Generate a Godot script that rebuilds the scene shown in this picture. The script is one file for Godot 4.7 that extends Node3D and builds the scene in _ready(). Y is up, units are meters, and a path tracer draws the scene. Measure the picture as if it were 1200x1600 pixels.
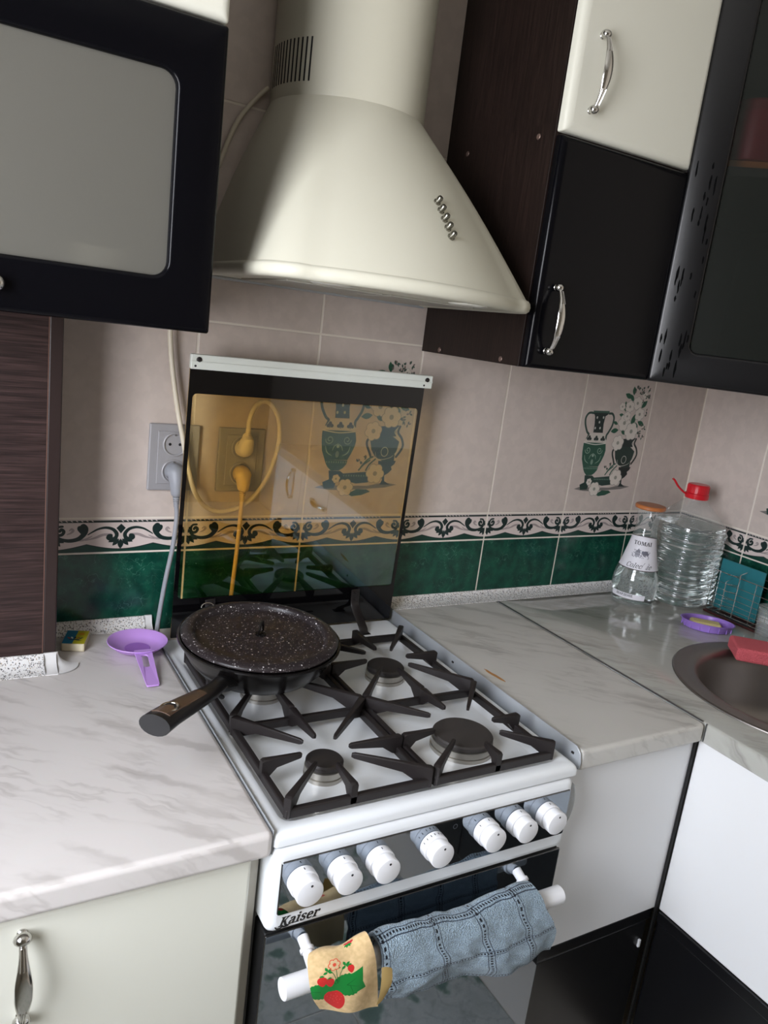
extends Node3D
# A kitchen corner: gas stove between worktops, hood above, sink counter along the next wall.

# ---------------------------------------------------------------- mesh building
class MB:
	var v := PackedVector3Array()
	var n := PackedVector3Array()
	var t := PackedVector2Array()
	var xf := Transform3D.IDENTITY
	var swap := false

	func pl(p: Vector3, m: Vector3) -> Vector2:
		var a := m.abs()
		var r: Vector2
		if a.y >= a.x and a.y >= a.z:
			r = Vector2(p.x, p.z)
		elif a.z >= a.x:
			r = Vector2(p.x, -p.y)
		else:
			r = Vector2(p.z, -p.y)
		return Vector2(r.y, r.x) if swap else r

	func tri(a: Vector3, b: Vector3, c: Vector3, na: Vector3, nb: Vector3, nc: Vector3, ua: Vector2, ub: Vector2, uc: Vector2) -> void:
		var cr := (b - a).cross(c - a)
		if cr.length_squared() < 1e-22:
			return
		if cr.dot(na + nb + nc) > 0.0:
			var x := b; b = c; c = x
			x = nb; nb = nc; nc = x
			var y := ub; ub = uc; uc = y
		v.append(xf * a); v.append(xf * b); v.append(xf * c)
		n.append((xf.basis * na).normalized()); n.append((xf.basis * nb).normalized()); n.append((xf.basis * nc).normalized())
		t.append(ua); t.append(ub); t.append(uc)

	func quad(a: Vector3, b: Vector3, c: Vector3, d: Vector3, m: Vector3) -> void:
		tri(a, b, c, m, m, m, pl(a, m), pl(b, m), pl(c, m))
		tri(a, c, d, m, m, m, pl(a, m), pl(c, m), pl(d, m))

	# box with rounded edges
	func box(c: Vector3, s: Vector3, r := 0.002, seg := 1) -> void:
		var h := s * 0.5
		r = minf(r, minf(h.x, minf(h.y, h.z)) * 0.98)
		if r <= 0.0:
			r = 0.00005
		var ax := []
		for k in 3:
			var l := PackedFloat32Array()
			for i in seg + 1:
				l.append(-h[k] + r * (float(i) / seg))
			for i in seg + 1:
				l.append(h[k] - r * (1.0 - float(i) / seg))
			ax.append(l)
		var inn := h - Vector3(r, r, r)
		for k in 3:
			var i1 := (k + 1) % 3
			var i2 := (k + 2) % 3
			for sg in [-1.0, 1.0]:
				var g := []
				for a in ax[i1].size():
					var row := []
					for b in ax[i2].size():
						var p := Vector3.ZERO
						p[k] = sg * h[k]
						p[i1] = ax[i1][a]
						p[i2] = ax[i2][b]
						var q := p.clamp(-inn, inn)
						var d := (p - q).normalized()
						row.append([c + q + d * r, d])
					g.append(row)
				var m := Vector3.ZERO
				m[k] = sg
				for a in g.size() - 1:
					for b in g[0].size() - 1:
						var A = g[a][b]
						var B = g[a + 1][b]
						var C = g[a + 1][b + 1]
						var D = g[a][b + 1]
						tri(A[0], B[0], C[0], A[1], B[1], C[1], pl(A[0], m), pl(B[0], m), pl(C[0], m))
						tri(A[0], C[0], D[0], A[1], C[1], D[1], pl(A[0], m), pl(C[0], m), pl(D[0], m))

	# rows of points joined into a surface; normals smooth below the crease angle
	func grid(P: Array, wrap := false, crease := 40.0, us := 0.0, vs := 0.0, inv := false) -> void:
		var R := P.size()
		var C: int = P[0].size()
		var cc := C if wrap else C - 1
		var cen := Vector3.ZERO
		for r in P:
			for p in r:
				cen += p
		cen /= float(R * C)
		var fn := []
		var vol := 0.0
		for i in R - 1:
			var row := PackedVector3Array()
			for j in cc:
				var a: Vector3 = P[i][j]
				var b: Vector3 = P[i + 1][j]
				var c: Vector3 = P[i + 1][(j + 1) % C]
				var d: Vector3 = P[i][(j + 1) % C]
				var f := (c - a).cross(d - b)
				vol += f.dot((a + b + c + d) * 0.25 - cen)
				row.append(f.normalized())
			fn.append(row)
		var sg := 1.0 if vol >= 0.0 else -1.0
		if inv:
			sg = -sg
		var lim := cos(deg_to_rad(crease))
		for i in R - 1:
			for j in cc:
				var f: Vector3 = fn[i][j]
				if f.length_squared() < 0.5:
					continue
				var pts := []
				for q in [[i, j], [i + 1, j], [i + 1, j + 1], [i, j + 1]]:
					var s := Vector3.ZERO
					for di in [-1, 0]:
						var fi: int = q[0] + di
						if fi < 0 or fi >= R - 1:
							continue
						for dj in [-1, 0]:
							var fj: int = q[1] + dj
							if wrap:
								fj = posmod(fj, C)
							elif fj < 0 or fj >= cc:
								continue
							var g: Vector3 = fn[fi][fj]
							if g.dot(f) >= lim:
								s += g
					var p: Vector3 = P[q[0]][q[1] % C]
					var nn := (s if s.length_squared() > 1e-12 else f).normalized() * sg
					var uv := Vector2(float(q[1]) / cc * us, float(q[0]) / (R - 1) * vs) if us != 0.0 else pl(p, f)
					pts.append([p, nn, uv])
				tri(pts[0][0], pts[1][0], pts[2][0], pts[0][1], pts[1][1], pts[2][1], pts[0][2], pts[1][2], pts[2][2])
				tri(pts[0][0], pts[2][0], pts[3][0], pts[0][1], pts[2][1], pts[3][1], pts[0][2], pts[2][2], pts[3][2])

	# fan that closes a loop, facing m
	func cap(loop: Array, m: Vector3) -> void:
		var c := Vector3.ZERO
		for p in loop:
			c += p
		c /= float(loop.size())
		for i in loop.size():
			var a: Vector3 = loop[i]
			var b: Vector3 = loop[(i + 1) % loop.size()]
			tri(c, a, b, m, m, m, pl(c, m), pl(a, m), pl(b, m))

	# profile of (radius, y) turned about the y axis
	func lathe(pr: Array, seg := 32, crease := 35.0, a0 := 0.0, a1 := TAU, us := 0.0, vs := 0.0) -> void:
		var full := absf(a1 - a0 - TAU) < 1e-4
		var P := []
		for q in pr:
			var row := PackedVector3Array()
			for j in (seg if full else seg + 1):
				var a := a0 + (a1 - a0) * j / seg
				row.append(Vector3(q.x * sin(a), q.y, q.x * cos(a)))
			P.append(row)
		grid(P, full, crease, us, vs)

	# tube along a path; rad holds one (rx, ry) or one per point
	func tube(path: Array, rad, sides := 10, caps := true, up := Vector3.ZERO, crease := 50.0) -> void:
		var P := []
		var N := path.size()
		var prev := up
		for i in N:
			var d: Vector3 = (path[mini(i + 1, N - 1)] - path[maxi(i - 1, 0)]).normalized()
			if prev == Vector3.ZERO:
				prev = Vector3.UP if absf(d.y) < 0.9 else Vector3.RIGHT
			var u := prev if up == Vector3.ZERO else up
			var s := d.cross(u).normalized()
			u = s.cross(d).normalized()
			if up == Vector3.ZERO:
				prev = u
			var rr = rad[i] if rad is Array else rad
			var e := Vector2(rr, rr) if not rr is Vector2 else rr as Vector2
			var row := PackedVector3Array()
			for k in sides:
				var a := TAU * k / sides
				row.append(path[i] + s * cos(a) * e.x + u * sin(a) * e.y)
			P.append(row)
		grid(P, true, crease)
		if caps:
			cap(P[0], (path[0] - path[1]).normalized())
			cap(P[N - 1], (path[N - 1] - path[N - 2]).normalized())

	# flat polygon pushed along +z from z0 to z1 with a small chamfer at the front
	func prism(poly: PackedVector2Array, z0: float, z1: float, ch := 0.0) -> void:
		var N := poly.size()
		var area := 0.0
		for i in N:
			area += poly[i].cross(poly[(i + 1) % N])
		var pts := poly
		if area < 0.0:
			pts = PackedVector2Array()
			for i in N:
				pts.append(poly[N - 1 - i])
		var ins := PackedVector2Array()
		for i in N:
			var a := (pts[i] - pts[(i + N - 1) % N]).normalized()
			var b := (pts[(i + 1) % N] - pts[i]).normalized()
			var m := (Vector2(-a.y, a.x) + Vector2(-b.y, b.x))
			m = m / maxf(0.4, m.length_squared() * 0.5)
			ins.append(pts[i] + m * ch)
		var tr := Geometry2D.triangulate_polygon(ins if ch > 0.0 else pts)
		var fr := ins if ch > 0.0 else pts
		for i in range(0, tr.size(), 3):
			var A := fr[tr[i]]
			var B := fr[tr[i + 1]]
			var C := fr[tr[i + 2]]
			var m := Vector3(0, 0, 1)
			tri(Vector3(A.x, A.y, z1), Vector3(B.x, B.y, z1), Vector3(C.x, C.y, z1), m, m, m, Vector2(A.x, -A.y), Vector2(B.x, -B.y), Vector2(C.x, -C.y))
		tr = Geometry2D.triangulate_polygon(pts)
		for i in range(0, tr.size(), 3):
			var A := pts[tr[i]]
			var B := pts[tr[i + 1]]
			var C := pts[tr[i + 2]]
			var m := Vector3(0, 0, -1)
			tri(Vector3(A.x, A.y, z0), Vector3(B.x, B.y, z0), Vector3(C.x, C.y, z0), m, m, m, Vector2(A.x, -A.y), Vector2(B.x, -B.y), Vector2(C.x, -C.y))
		var rows := [PackedVector3Array(), PackedVector3Array()]
		for p in pts:
			rows[0].append(Vector3(p.x, p.y, z0))
			rows[1].append(Vector3(p.x, p.y, z1 - ch))
		if ch > 0.0:
			rows.append(PackedVector3Array())
			for p in ins:
				rows[2].append(Vector3(p.x, p.y, z1))
		grid(rows, true, 30.0)

	func mesh() -> ArrayMesh:
		var st := SurfaceTool.new()
		st.begin(Mesh.PRIMITIVE_TRIANGLES)
		for i in v.size():
			st.set_normal(n[i])
			st.set_uv(t[i])
			st.add_vertex(v[i])
		st.index()
		return st.commit()


func rr(w: float, h: float, r: float, z: float, seg := 4, c := Vector2.ZERO) -> PackedVector3Array:
	# rounded rectangle as a loop of points
	var o := PackedVector3Array()
	for k in 4:
		var sx := [1.0, -1.0, -1.0, 1.0][k] as float
		var sy := [1.0, 1.0, -1.0, -1.0][k] as float
		for i in seg + 1:
			var a := PI * 0.5 * (k + float(i) / seg)
			o.append(Vector3(c.x + sx * (w * 0.5 - r) + r * cos(a), c.y + sy * (h * 0.5 - r) + r * sin(a), z))
	return o


func arc_path(pts: Array, steps := 8) -> Array:
	# smooth path through points (Catmull-Rom)
	var o := []
	for i in pts.size() - 1:
		var p0: Vector3 = pts[maxi(i - 1, 0)]
		var p1: Vector3 = pts[i]
		var p2: Vector3 = pts[i + 1]
		var p3: Vector3 = pts[mini(i + 2, pts.size() - 1)]
		for k in steps:
			o.append(p1.cubic_interpolate(p2, p0, p3, float(k) / steps))
	o.append(pts[pts.size() - 1])
	return o


# ---------------------------------------------------------------- nodes
var used := {}

func numbered(called: String) -> String:
	var k: int = used.get(called, -1) + 1
	used[called] = k
	return called if k == 0 else "%s_%03d" % [called, k]


func thing(called: String, label: String, category: String, at := Vector3.ZERO, group := "") -> Node3D:
	var o := Node3D.new()
	o.name = numbered(called)
	add_child(o, true)
	o.position = at
	tag(o, label, category, group)
	return o


func tag(o: Node, label: String, category: String, group := "") -> void:
	o.set_meta("label", label)
	o.set_meta("category", category)
	if group != "":
		o.set_meta("group", group)


# a mesh under a thing or part; world = the mesh was built in room coordinates
func part(parent: Node, called: String, m, mat: Material, world := true, at := Transform3D.IDENTITY) -> MeshInstance3D:
	var o := MeshInstance3D.new()
	o.name = called
	o.mesh = m.mesh() if m is MB else m
	o.material_override = mat
	parent.add_child(o, true)
	if world:
		o.global_transform = Transform3D.IDENTITY
	else:
		o.transform = at
	return o


func struct(called: String, m, mat: Material, at := Vector3.ZERO) -> MeshInstance3D:
	var o := part(self, called, m, mat, false, Transform3D(Basis.IDENTITY, at))
	o.set_meta("kind", "structure")
	return o


func boxm(c: Vector3, s: Vector3, r := 0.002, seg := 1, swap := false) -> MB:
	var b := MB.new()
	b.swap = swap
	b.box(c, s, r, seg)
	return b


func span(x0: float, x1: float, y0: float, y1: float, z0: float, z1: float, r := 0.002, seg := 1, swap := false) -> MB:
	return boxm(Vector3((x0 + x1) / 2, (y0 + y1) / 2, (z0 + z1) / 2), Vector3(x1 - x0, y1 - y0, z1 - z0), r, seg, swap)


# ---------------------------------------------------------------- materials
func mt(c: Color, rough := 0.5, metal := 0.0, spec := 0.5) -> StandardMaterial3D:
	var m := StandardMaterial3D.new()
	m.albedo_color = c
	m.roughness = rough
	m.metallic = metal
	m.metallic_specular = spec
	return m


func mtex(im: Image, rough := 0.5, spec := 0.5, scale := Vector2.ONE, off := Vector2.ZERO) -> StandardMaterial3D:
	var m := mt(Color.WHITE, rough, 0.0, spec)
	m.albedo_texture = ImageTexture.create_from_image(im)
	m.uv1_scale = Vector3(scale.x, scale.y, 1)
	m.uv1_offset = Vector3(off.x, off.y, 0)
	return m


func g8(r: float, g: float, b: float) -> Color:
	return Color(r / 255.0, g / 255.0, b / 255.0)


# ---------------------------------------------------------------- pictures that are print or grain
func noise(sd: int, freq: float, oct := 4) -> FastNoiseLite:
	var f := FastNoiseLite.new()
	f.seed = sd
	f.frequency = freq
	f.noise_type = FastNoiseLite.TYPE_SIMPLEX_SMOOTH
	f.fractal_octaves = oct
	return f


func paint(w: int, h: int, fn: Callable) -> Image:
	var b := PackedByteArray()
	b.resize(w * h * 3)
	var i := 0
	for y in h:
		for x in w:
			var c: Color = fn.call(x, y)
			b[i] = int(clampf(c.r, 0, 1) * 255.0)
			b[i + 1] = int(clampf(c.g, 0, 1) * 255.0)
			b[i + 2] = int(clampf(c.b, 0, 1) * 255.0)
			i += 3
	return Image.create_from_data(w, h, false, Image.FORMAT_RGB8, b)


func ipoly(im: Image, pts: PackedVector2Array, c: Color) -> void:
	var y0 := 1e9
	var y1 := -1e9
	for p in pts:
		y0 = minf(y0, p.y)
		y1 = maxf(y1, p.y)
	for y in range(maxi(0, int(floor(y0))), mini(im.get_height() - 1, int(ceil(y1))) + 1):
		var xs := []
		var yy := y + 0.5
		for i in pts.size():
			var a := pts[i]
			var b := pts[(i + 1) % pts.size()]
			if (a.y <= yy) != (b.y <= yy):
				xs.append(a.x + (yy - a.y) / (b.y - a.y) * (b.x - a.x))
		xs.sort()
		for k in range(0, xs.size() - 1, 2):
			var xa := int(round(xs[k]))
			var xb := int(round(xs[k + 1]))
			if xb > xa:
				im.fill_rect(Rect2i(xa, y, xb - xa, 1), c)


func idisc(im: Image, p: Vector2, r: float, c: Color, sy := 1.0) -> void:
	var pts := PackedVector2Array()
	for k in 20:
		pts.append(p + Vector2(cos(TAU * k / 20), sin(TAU * k / 20) * sy) * r)
	ipoly(im, pts, c)


# stroke through points with width w0 at the start, wm midway, w1 at the end
func istroke(im: Image, pts: PackedVector2Array, w0: float, wm: float, w1: float, c: Color) -> void:
	var P := []
	for p in pts:
		P.append(Vector3(p.x, p.y, 0))
	var Q := arc_path(P, 7)
	var L := PackedVector2Array()
	var R := PackedVector2Array()
	for i in Q.size():
		var d: Vector3 = (Q[mini(i + 1, Q.size() - 1)] - Q[maxi(i - 1, 0)]).normalized()
		var f := float(i) / (Q.size() - 1)
		var w := lerpf(w0, wm, f * 2.0) if f < 0.5 else lerpf(wm, w1, f * 2.0 - 1.0)
		var q := Vector2(Q[i].x, Q[i].y)
		L.append(q + Vector2(-d.y, d.x) * w * 0.5)
		R.append(q - Vector2(-d.y, d.x) * w * 0.5)
	for i in Q.size() - 1:
		ipoly(im, PackedVector2Array([L[i], L[i + 1], R[i + 1], R[i]]), c)
		idisc(im, Vector2(Q[i].x, Q[i].y), (L[i] - R[i]).length() * 0.5, c)


func ileaf(im: Image, p: Vector2, l: float, w: float, deg: float, c: Color) -> void:
	var d := Vector2.from_angle(deg_to_rad(deg))
	var s := Vector2(-d.y, d.x)
	var pts := PackedVector2Array()
	for k in 7:
		var f := k / 6.0
		pts.append(p + d * l * f + s * w * sin(PI * f))
	for k in 5:
		var f := 1.0 - (k + 1) / 6.0
		pts.append(p + d * l * f - s * w * sin(PI * f))
	ipoly(im, pts, c)


# lettering as a thin solid; where(Vector2 in lines of height 1, depth 0..1) -> point in space
func letters(s: String, font: String, bold: bool, where: Callable) -> MB:
	var f := SystemFont.new()
	f.font_names = PackedStringArray([font])
	f.font_weight = 700 if bold else 400
	var tm := TextMesh.new()
	tm.font = f
	tm.text = s
	tm.font_size = 64
	tm.pixel_size = 1.0 / 64.0
	tm.depth = 0.1
	tm.curve_step = 2.0
	var ar := tm.get_mesh_arrays()
	var V: PackedVector3Array = ar[Mesh.ARRAY_VERTEX]
	var I: PackedInt32Array = ar[Mesh.ARRAY_INDEX] if ar[Mesh.ARRAY_INDEX] != null else PackedInt32Array(range(V.size()))
	var b := MB.new()
	for i in range(0, I.size() - 2, 3):
		var q := []
		for k in 3:
			var p := V[I[i + k]]
			q.append(where.call(Vector2(p.x, p.y), p.z / 0.1 + 0.5))
		var m: Vector3 = -(q[1] - q[0]).cross(q[2] - q[0])
		if m.length_squared() > 1e-24:
			m = m.normalized()
			b.tri(q[0], q[1], q[2], m, m, m, Vector2.ZERO, Vector2.ZERO, Vector2.ZERO)
	return b
const VPOLY = {
	"neck": [0.163,0.293,0.380,0.285,0.376,0.308,0.340,0.323,0.333,0.376,0.344,0.438,0.206,0.439,0.203,0.380,0.190,0.328,0.165,0.306],
	"lip": [0.155,0.290,0.387,0.285,0.386,0.300,0.164,0.304],
	"shoulder": [0.174,0.446,0.367,0.445,0.402,0.480,0.417,0.490,0.414,0.508,0.102,0.508,0.122,0.487,0.152,0.460],
	"body": [0.099,0.509,0.417,0.510,0.434,0.561,0.426,0.595,0.405,0.629,0.368,0.677,0.146,0.677,0.113,0.627,0.102,0.580,0.098,0.541],
	"bodylow": [0.146,0.677,0.369,0.680,0.363,0.701,0.330,0.725,0.294,0.739,0.218,0.740,0.182,0.720,0.161,0.700],
	"foot": [0.197,0.740,0.309,0.742,0.342,0.756,0.564,0.744,0.602,0.764,0.604,0.806,0.478,0.814,0.373,0.800,0.278,0.808,0.272,0.828,0.263,0.842,0.168,0.845,0.147,0.808,0.209,0.791],
	"v2body": [0.570,0.544,0.650,0.529,0.795,0.526,0.876,0.559,0.864,0.601,0.845,0.643,0.845,0.678,0.743,0.683,0.643,0.653,0.598,0.612],
	"v2neck": [0.657,0.474,0.857,0.462,0.828,0.497,0.834,0.528,0.665,0.530,0.678,0.508],
	"v2low": [0.682,0.677,0.866,0.674,0.852,0.695,0.821,0.710,0.833,0.727,0.800,0.749,0.762,0.763,0.769,0.798,0.830,0.819,0.726,0.819,0.744,0.791,0.727,0.749,0.688,0.708],
	"shadow": [0.076,0.839,0.159,0.822,0.342,0.828,0.598,0.827,0.765,0.805,0.904,0.819,0.778,0.837,0.605,0.844,0.352,0.855,0.212,0.852],
	"leafb": [0.403,0.876,0.491,0.848,0.592,0.848,0.634,0.862,0.548,0.883,0.451,0.890],
}
const VLINE = {
	"h1": [0.165,0.306,0.101,0.308,0.065,0.339,0.073,0.384,0.115,0.435,0.146,0.454,0.128,0.487],
	"h2": [0.390,0.302,0.436,0.303,0.469,0.332,0.463,0.385,0.426,0.433,0.406,0.454,0.405,0.487],
	"h3": [0.576,0.541,0.547,0.558,0.547,0.586,0.578,0.626,0.603,0.660],
	"h4": [0.867,0.469,0.853,0.504,0.897,0.538,0.919,0.579,0.900,0.614,0.857,0.653],
	"h4w": [0.848,0.476,0.819,0.504,0.867,0.538,0.886,0.573,0.869,0.611,0.842,0.636],
	"stem1": [0.594,0.674,0.534,0.702,0.490,0.737],
	"stem2": [0.649,0.667,0.591,0.702,0.562,0.737],
	"stem3": [0.622,0.653,0.566,0.674,0.511,0.716],
}
const VFLOW = [0.638,0.360,0.075,0.764,0.417,0.080,0.596,0.503,0.070,0.781,0.216,0.059,0.676,0.244,0.054,0.843,0.292,0.059,0.563,0.248,0.037,0.663,0.753,0.075,0.374,0.838,0.064,0.277,0.787,0.032,0.872,0.156,0.032,0.661,0.312,0.043]
const VLEAF = [0.647,0.175,0.064,200,0.698,0.143,0.054,260,0.607,0.233,0.064,80,0.875,0.230,0.064,310,0.767,0.322,0.075,100,0.869,0.352,0.064,20,0.519,0.367,0.043,200,0.532,0.416,0.064,170,0.634,0.420,0.054,30,0.588,0.308,0.043,190,0.816,0.368,0.054,60,0.696,0.190,0.054,230]
const VSMALL = [0.737,0.115,0.761,0.104,0.839,0.114,0.888,0.108,0.930,0.153,0.942,0.163,0.863,0.136,0.817,0.131,0.936,0.268,0.938,0.305,0.919,0.364,0.946,0.391,0.881,0.414,0.907,0.440,0.943,0.453,0.882,0.434,0.470,0.686,0.497,0.682,0.558,0.657,0.863,0.203,0.920,0.113,0.728,0.129,0.800,0.152,0.908,0.171]

# ---------------------------------------------------------------- tile pictures
var creams := []
var greens := []
var M := {}

func cream_at(n1: FastNoiseLite, n2: FastNoiseLite, x: float, y: float) -> Color:
	var a := n1.get_noise_2d(x, y) * 0.5 + 0.5
	var b := n2.get_noise_2d(x, y)
	var k := 0.955 + 0.045 * a + (0.02 if b > 0.0 else -0.015) * clampf(absf(b) * 6.0, 0, 1) * 0.6
	return Color(0.81 * k, 0.757 * k, 0.722 * k)


func cream_image(sd: int, w := 320, h := 490) -> Image:
	var n1 := noise(sd, 0.012, 4)
	var n2 := noise(sd + 50, 0.02, 3)
	return paint(w, h, func(x, y): return cream_at(n1, n2, x, y))


func green_image(sd: int, w := 512, h := 330) -> Image:
	var n1 := noise(sd, 0.012, 4)
	var n2 := noise(sd + 9, 0.009, 4)
	var n3 := noise(sd + 19, 0.02, 3)
	var n4 := noise(sd + 29, 0.006, 2)
	return paint(w, h, func(x, y):
		var a := n1.get_noise_2d(x, y) * 0.5 + 0.5
		var vein := pow(clampf(1.0 - absf(n2.get_noise_2d(x, y * 1.0)) * 26.0, 0, 1), 2.0)
		vein *= clampf(n4.get_noise_2d(x + 300, y) * 2.2 + 0.35, 0, 1)
		var fine := pow(clampf(1.0 - absf(n3.get_noise_2d(x, y)) * 22.0, 0, 1), 2.0) * clampf(n4.get_noise_2d(x, y + 300) * 2.0 + 0.3, 0, 1)
		var k := clampf(vein * 0.75 + fine * 0.60, 0, 1) * 0.62
		return Color(0.04 + 0.07 * a, 0.19 + 0.17 * a, 0.16 + 0.12 * a).lerp(Color(0.55, 0.68, 0.62), k))


func border_image() -> Image:
	var W := 1600
	var H := 438
	var im := Image.create(W, H, false, Image.FORMAT_RGB8)
	im.fill(g8(214, 200, 194))
	var dark := g8(28, 46, 44)
	var grey := g8(160, 148, 146)
	var P := func(x: float, y: float) -> Vector2: return Vector2(x * W, y * H)
	var draw := func(pts: Array, a: float, b: float, c: float, col: Color) -> void:
		for mir in [false, true]:
			var o := PackedVector2Array()
			for i in range(0, pts.size(), 2):
				o.append(P.call(1.0 - pts[i] if mir else pts[i], pts[i + 1]))
			istroke(im, o, a * W * 1.9, b * W * 1.85, c * W * 1.6, col)
	# grey shadow lines
	draw.call([0.24, 0.63, 0.31, 0.56, 0.37, 0.47, 0.43, 0.47], 0.003, 0.012, 0.012, grey)
	draw.call([0.11, 0.44, 0.135, 0.40, 0.15, 0.33, 0.14, 0.28, 0.125, 0.33], 0.004, 0.012, 0.006, grey)
	draw.call([0.13, 0.60, 0.22, 0.62, 0.29, 0.50], 0.002, 0.010, 0.003, grey)
	# big curl beside each joint
	draw.call([0.058, 0.34, 0.070, 0.29, 0.086, 0.35, 0.074, 0.44, 0.045, 0.45, 0.030, 0.34, 0.045, 0.22, 0.08, 0.20], 0.012, 0.013, 0.010, dark)
	draw.call([0.020, 0.30, 0.030, 0.46, 0.065, 0.58, 0.125, 0.63, 0.19, 0.58, 0.232, 0.42, 0.238, 0.28, 0.222, 0.21], 0.008, 0.017, 0.030, dark)
	draw.call([0.225, 0.35, 0.205, 0.28, 0.195, 0.24], 0.03, 0.026, 0.016, dark)
	# scroll to the middle palmette
	draw.call([0.258, 0.46, 0.29, 0.38, 0.335, 0.29, 0.39, 0.255, 0.44, 0.31, 0.468, 0.44, 0.462, 0.56, 0.43, 0.62, 0.405, 0.57, 0.41, 0.50, 0.43, 0.49], 0.004, 0.016, 0.014, dark)
	draw.call([0.41, 0.56, 0.425, 0.535], 0.020, 0.022, 0.02, dark)
	# middle palmette
	ipoly(im, PackedVector2Array([P.call(0.5, 0.14), P.call(0.535, 0.27), P.call(0.5, 0.44), P.call(0.465, 0.27)]), dark)
	ileaf(im, P.call(0.5, 0.60), 0.085 * W, 0.022 * W, 90, dark)
	for s in [-1, 1]:
		ileaf(im, P.call(0.5 + 0.012 * s, 0.60), 0.075 * W, 0.017 * W, 90 - 40 * s, dark)
		ileaf(im, P.call(0.5 + 0.020 * s, 0.58), 0.080 * W, 0.016 * W, 90 - 66 * s, dark)
	# half palmettes at the joints
	for e in [0.0, 1.0]:
		var s := 1.0 if e == 0.0 else -1.0
		ileaf(im, P.call(e + 0.004 * s, 0.54), 0.085 * W, 0.018 * W, 90 - 12 * s, dark)
		ileaf(im, P.call(e + 0.012 * s, 0.55), 0.085 * W, 0.017 * W, 90 - 38 * s, dark)
		ileaf(im, P.call(e + 0.020 * s, 0.55), 0.08 * W, 0.016 * W, 90 - 62 * s, dark)
		ileaf(im, P.call(e + 0.010 * s, 0.48), 0.05 * W, 0.008 * W, -90 + 10 * s, dark)
	# green scallops along the bottom
	var sc := PackedVector2Array([P.call(0, 1.0)])
	for i in 81:
		var x := i / 80.0
		var u := absf(fposmod(x + 0.25, 0.5) - 0.25) / 0.25
		var f := absf(fposmod(x * 2.0, 1.0) - 0.5) * 2.0
		sc.append(P.call(x, 0.745 + 0.155 * sin(f * PI * 0.5) + 0.0 * u))
	sc.append(P.call(1, 1.0))
	ipoly(im, sc, g8(24, 62, 52))
	for i in 80:
		var a := sc[i + 1]
		var b := sc[i + 2] if i < 79 else sc[i + 1]
		ipoly(im, PackedVector2Array([a, b, b + Vector2(0, 9), a + Vector2(0, 9)]), g8(40, 36, 36))
	# rope line along the top
	im.fill_rect(Rect2i(0, 0, W, int(H * 0.03)), g8(205, 192, 186))
	im.fill_rect(Rect2i(0, int(H * 0.035), W, int(H * 0.065)), g8(36, 48, 46))
	for i in 26:
		var x := int((0.02 + 0.96 * i / 26.0) * W)
		if i % 13 < 8:
			ipoly(im, PackedVector2Array([Vector2(x, H * 0.035), Vector2(x + 16, H * 0.035), Vector2(x + 34, H * 0.075), Vector2(x + 18, H * 0.075)]), g8(205, 192, 186))
	im.resize(W / 2, H / 2, Image.INTERPOLATE_BILINEAR)
	return im


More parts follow.
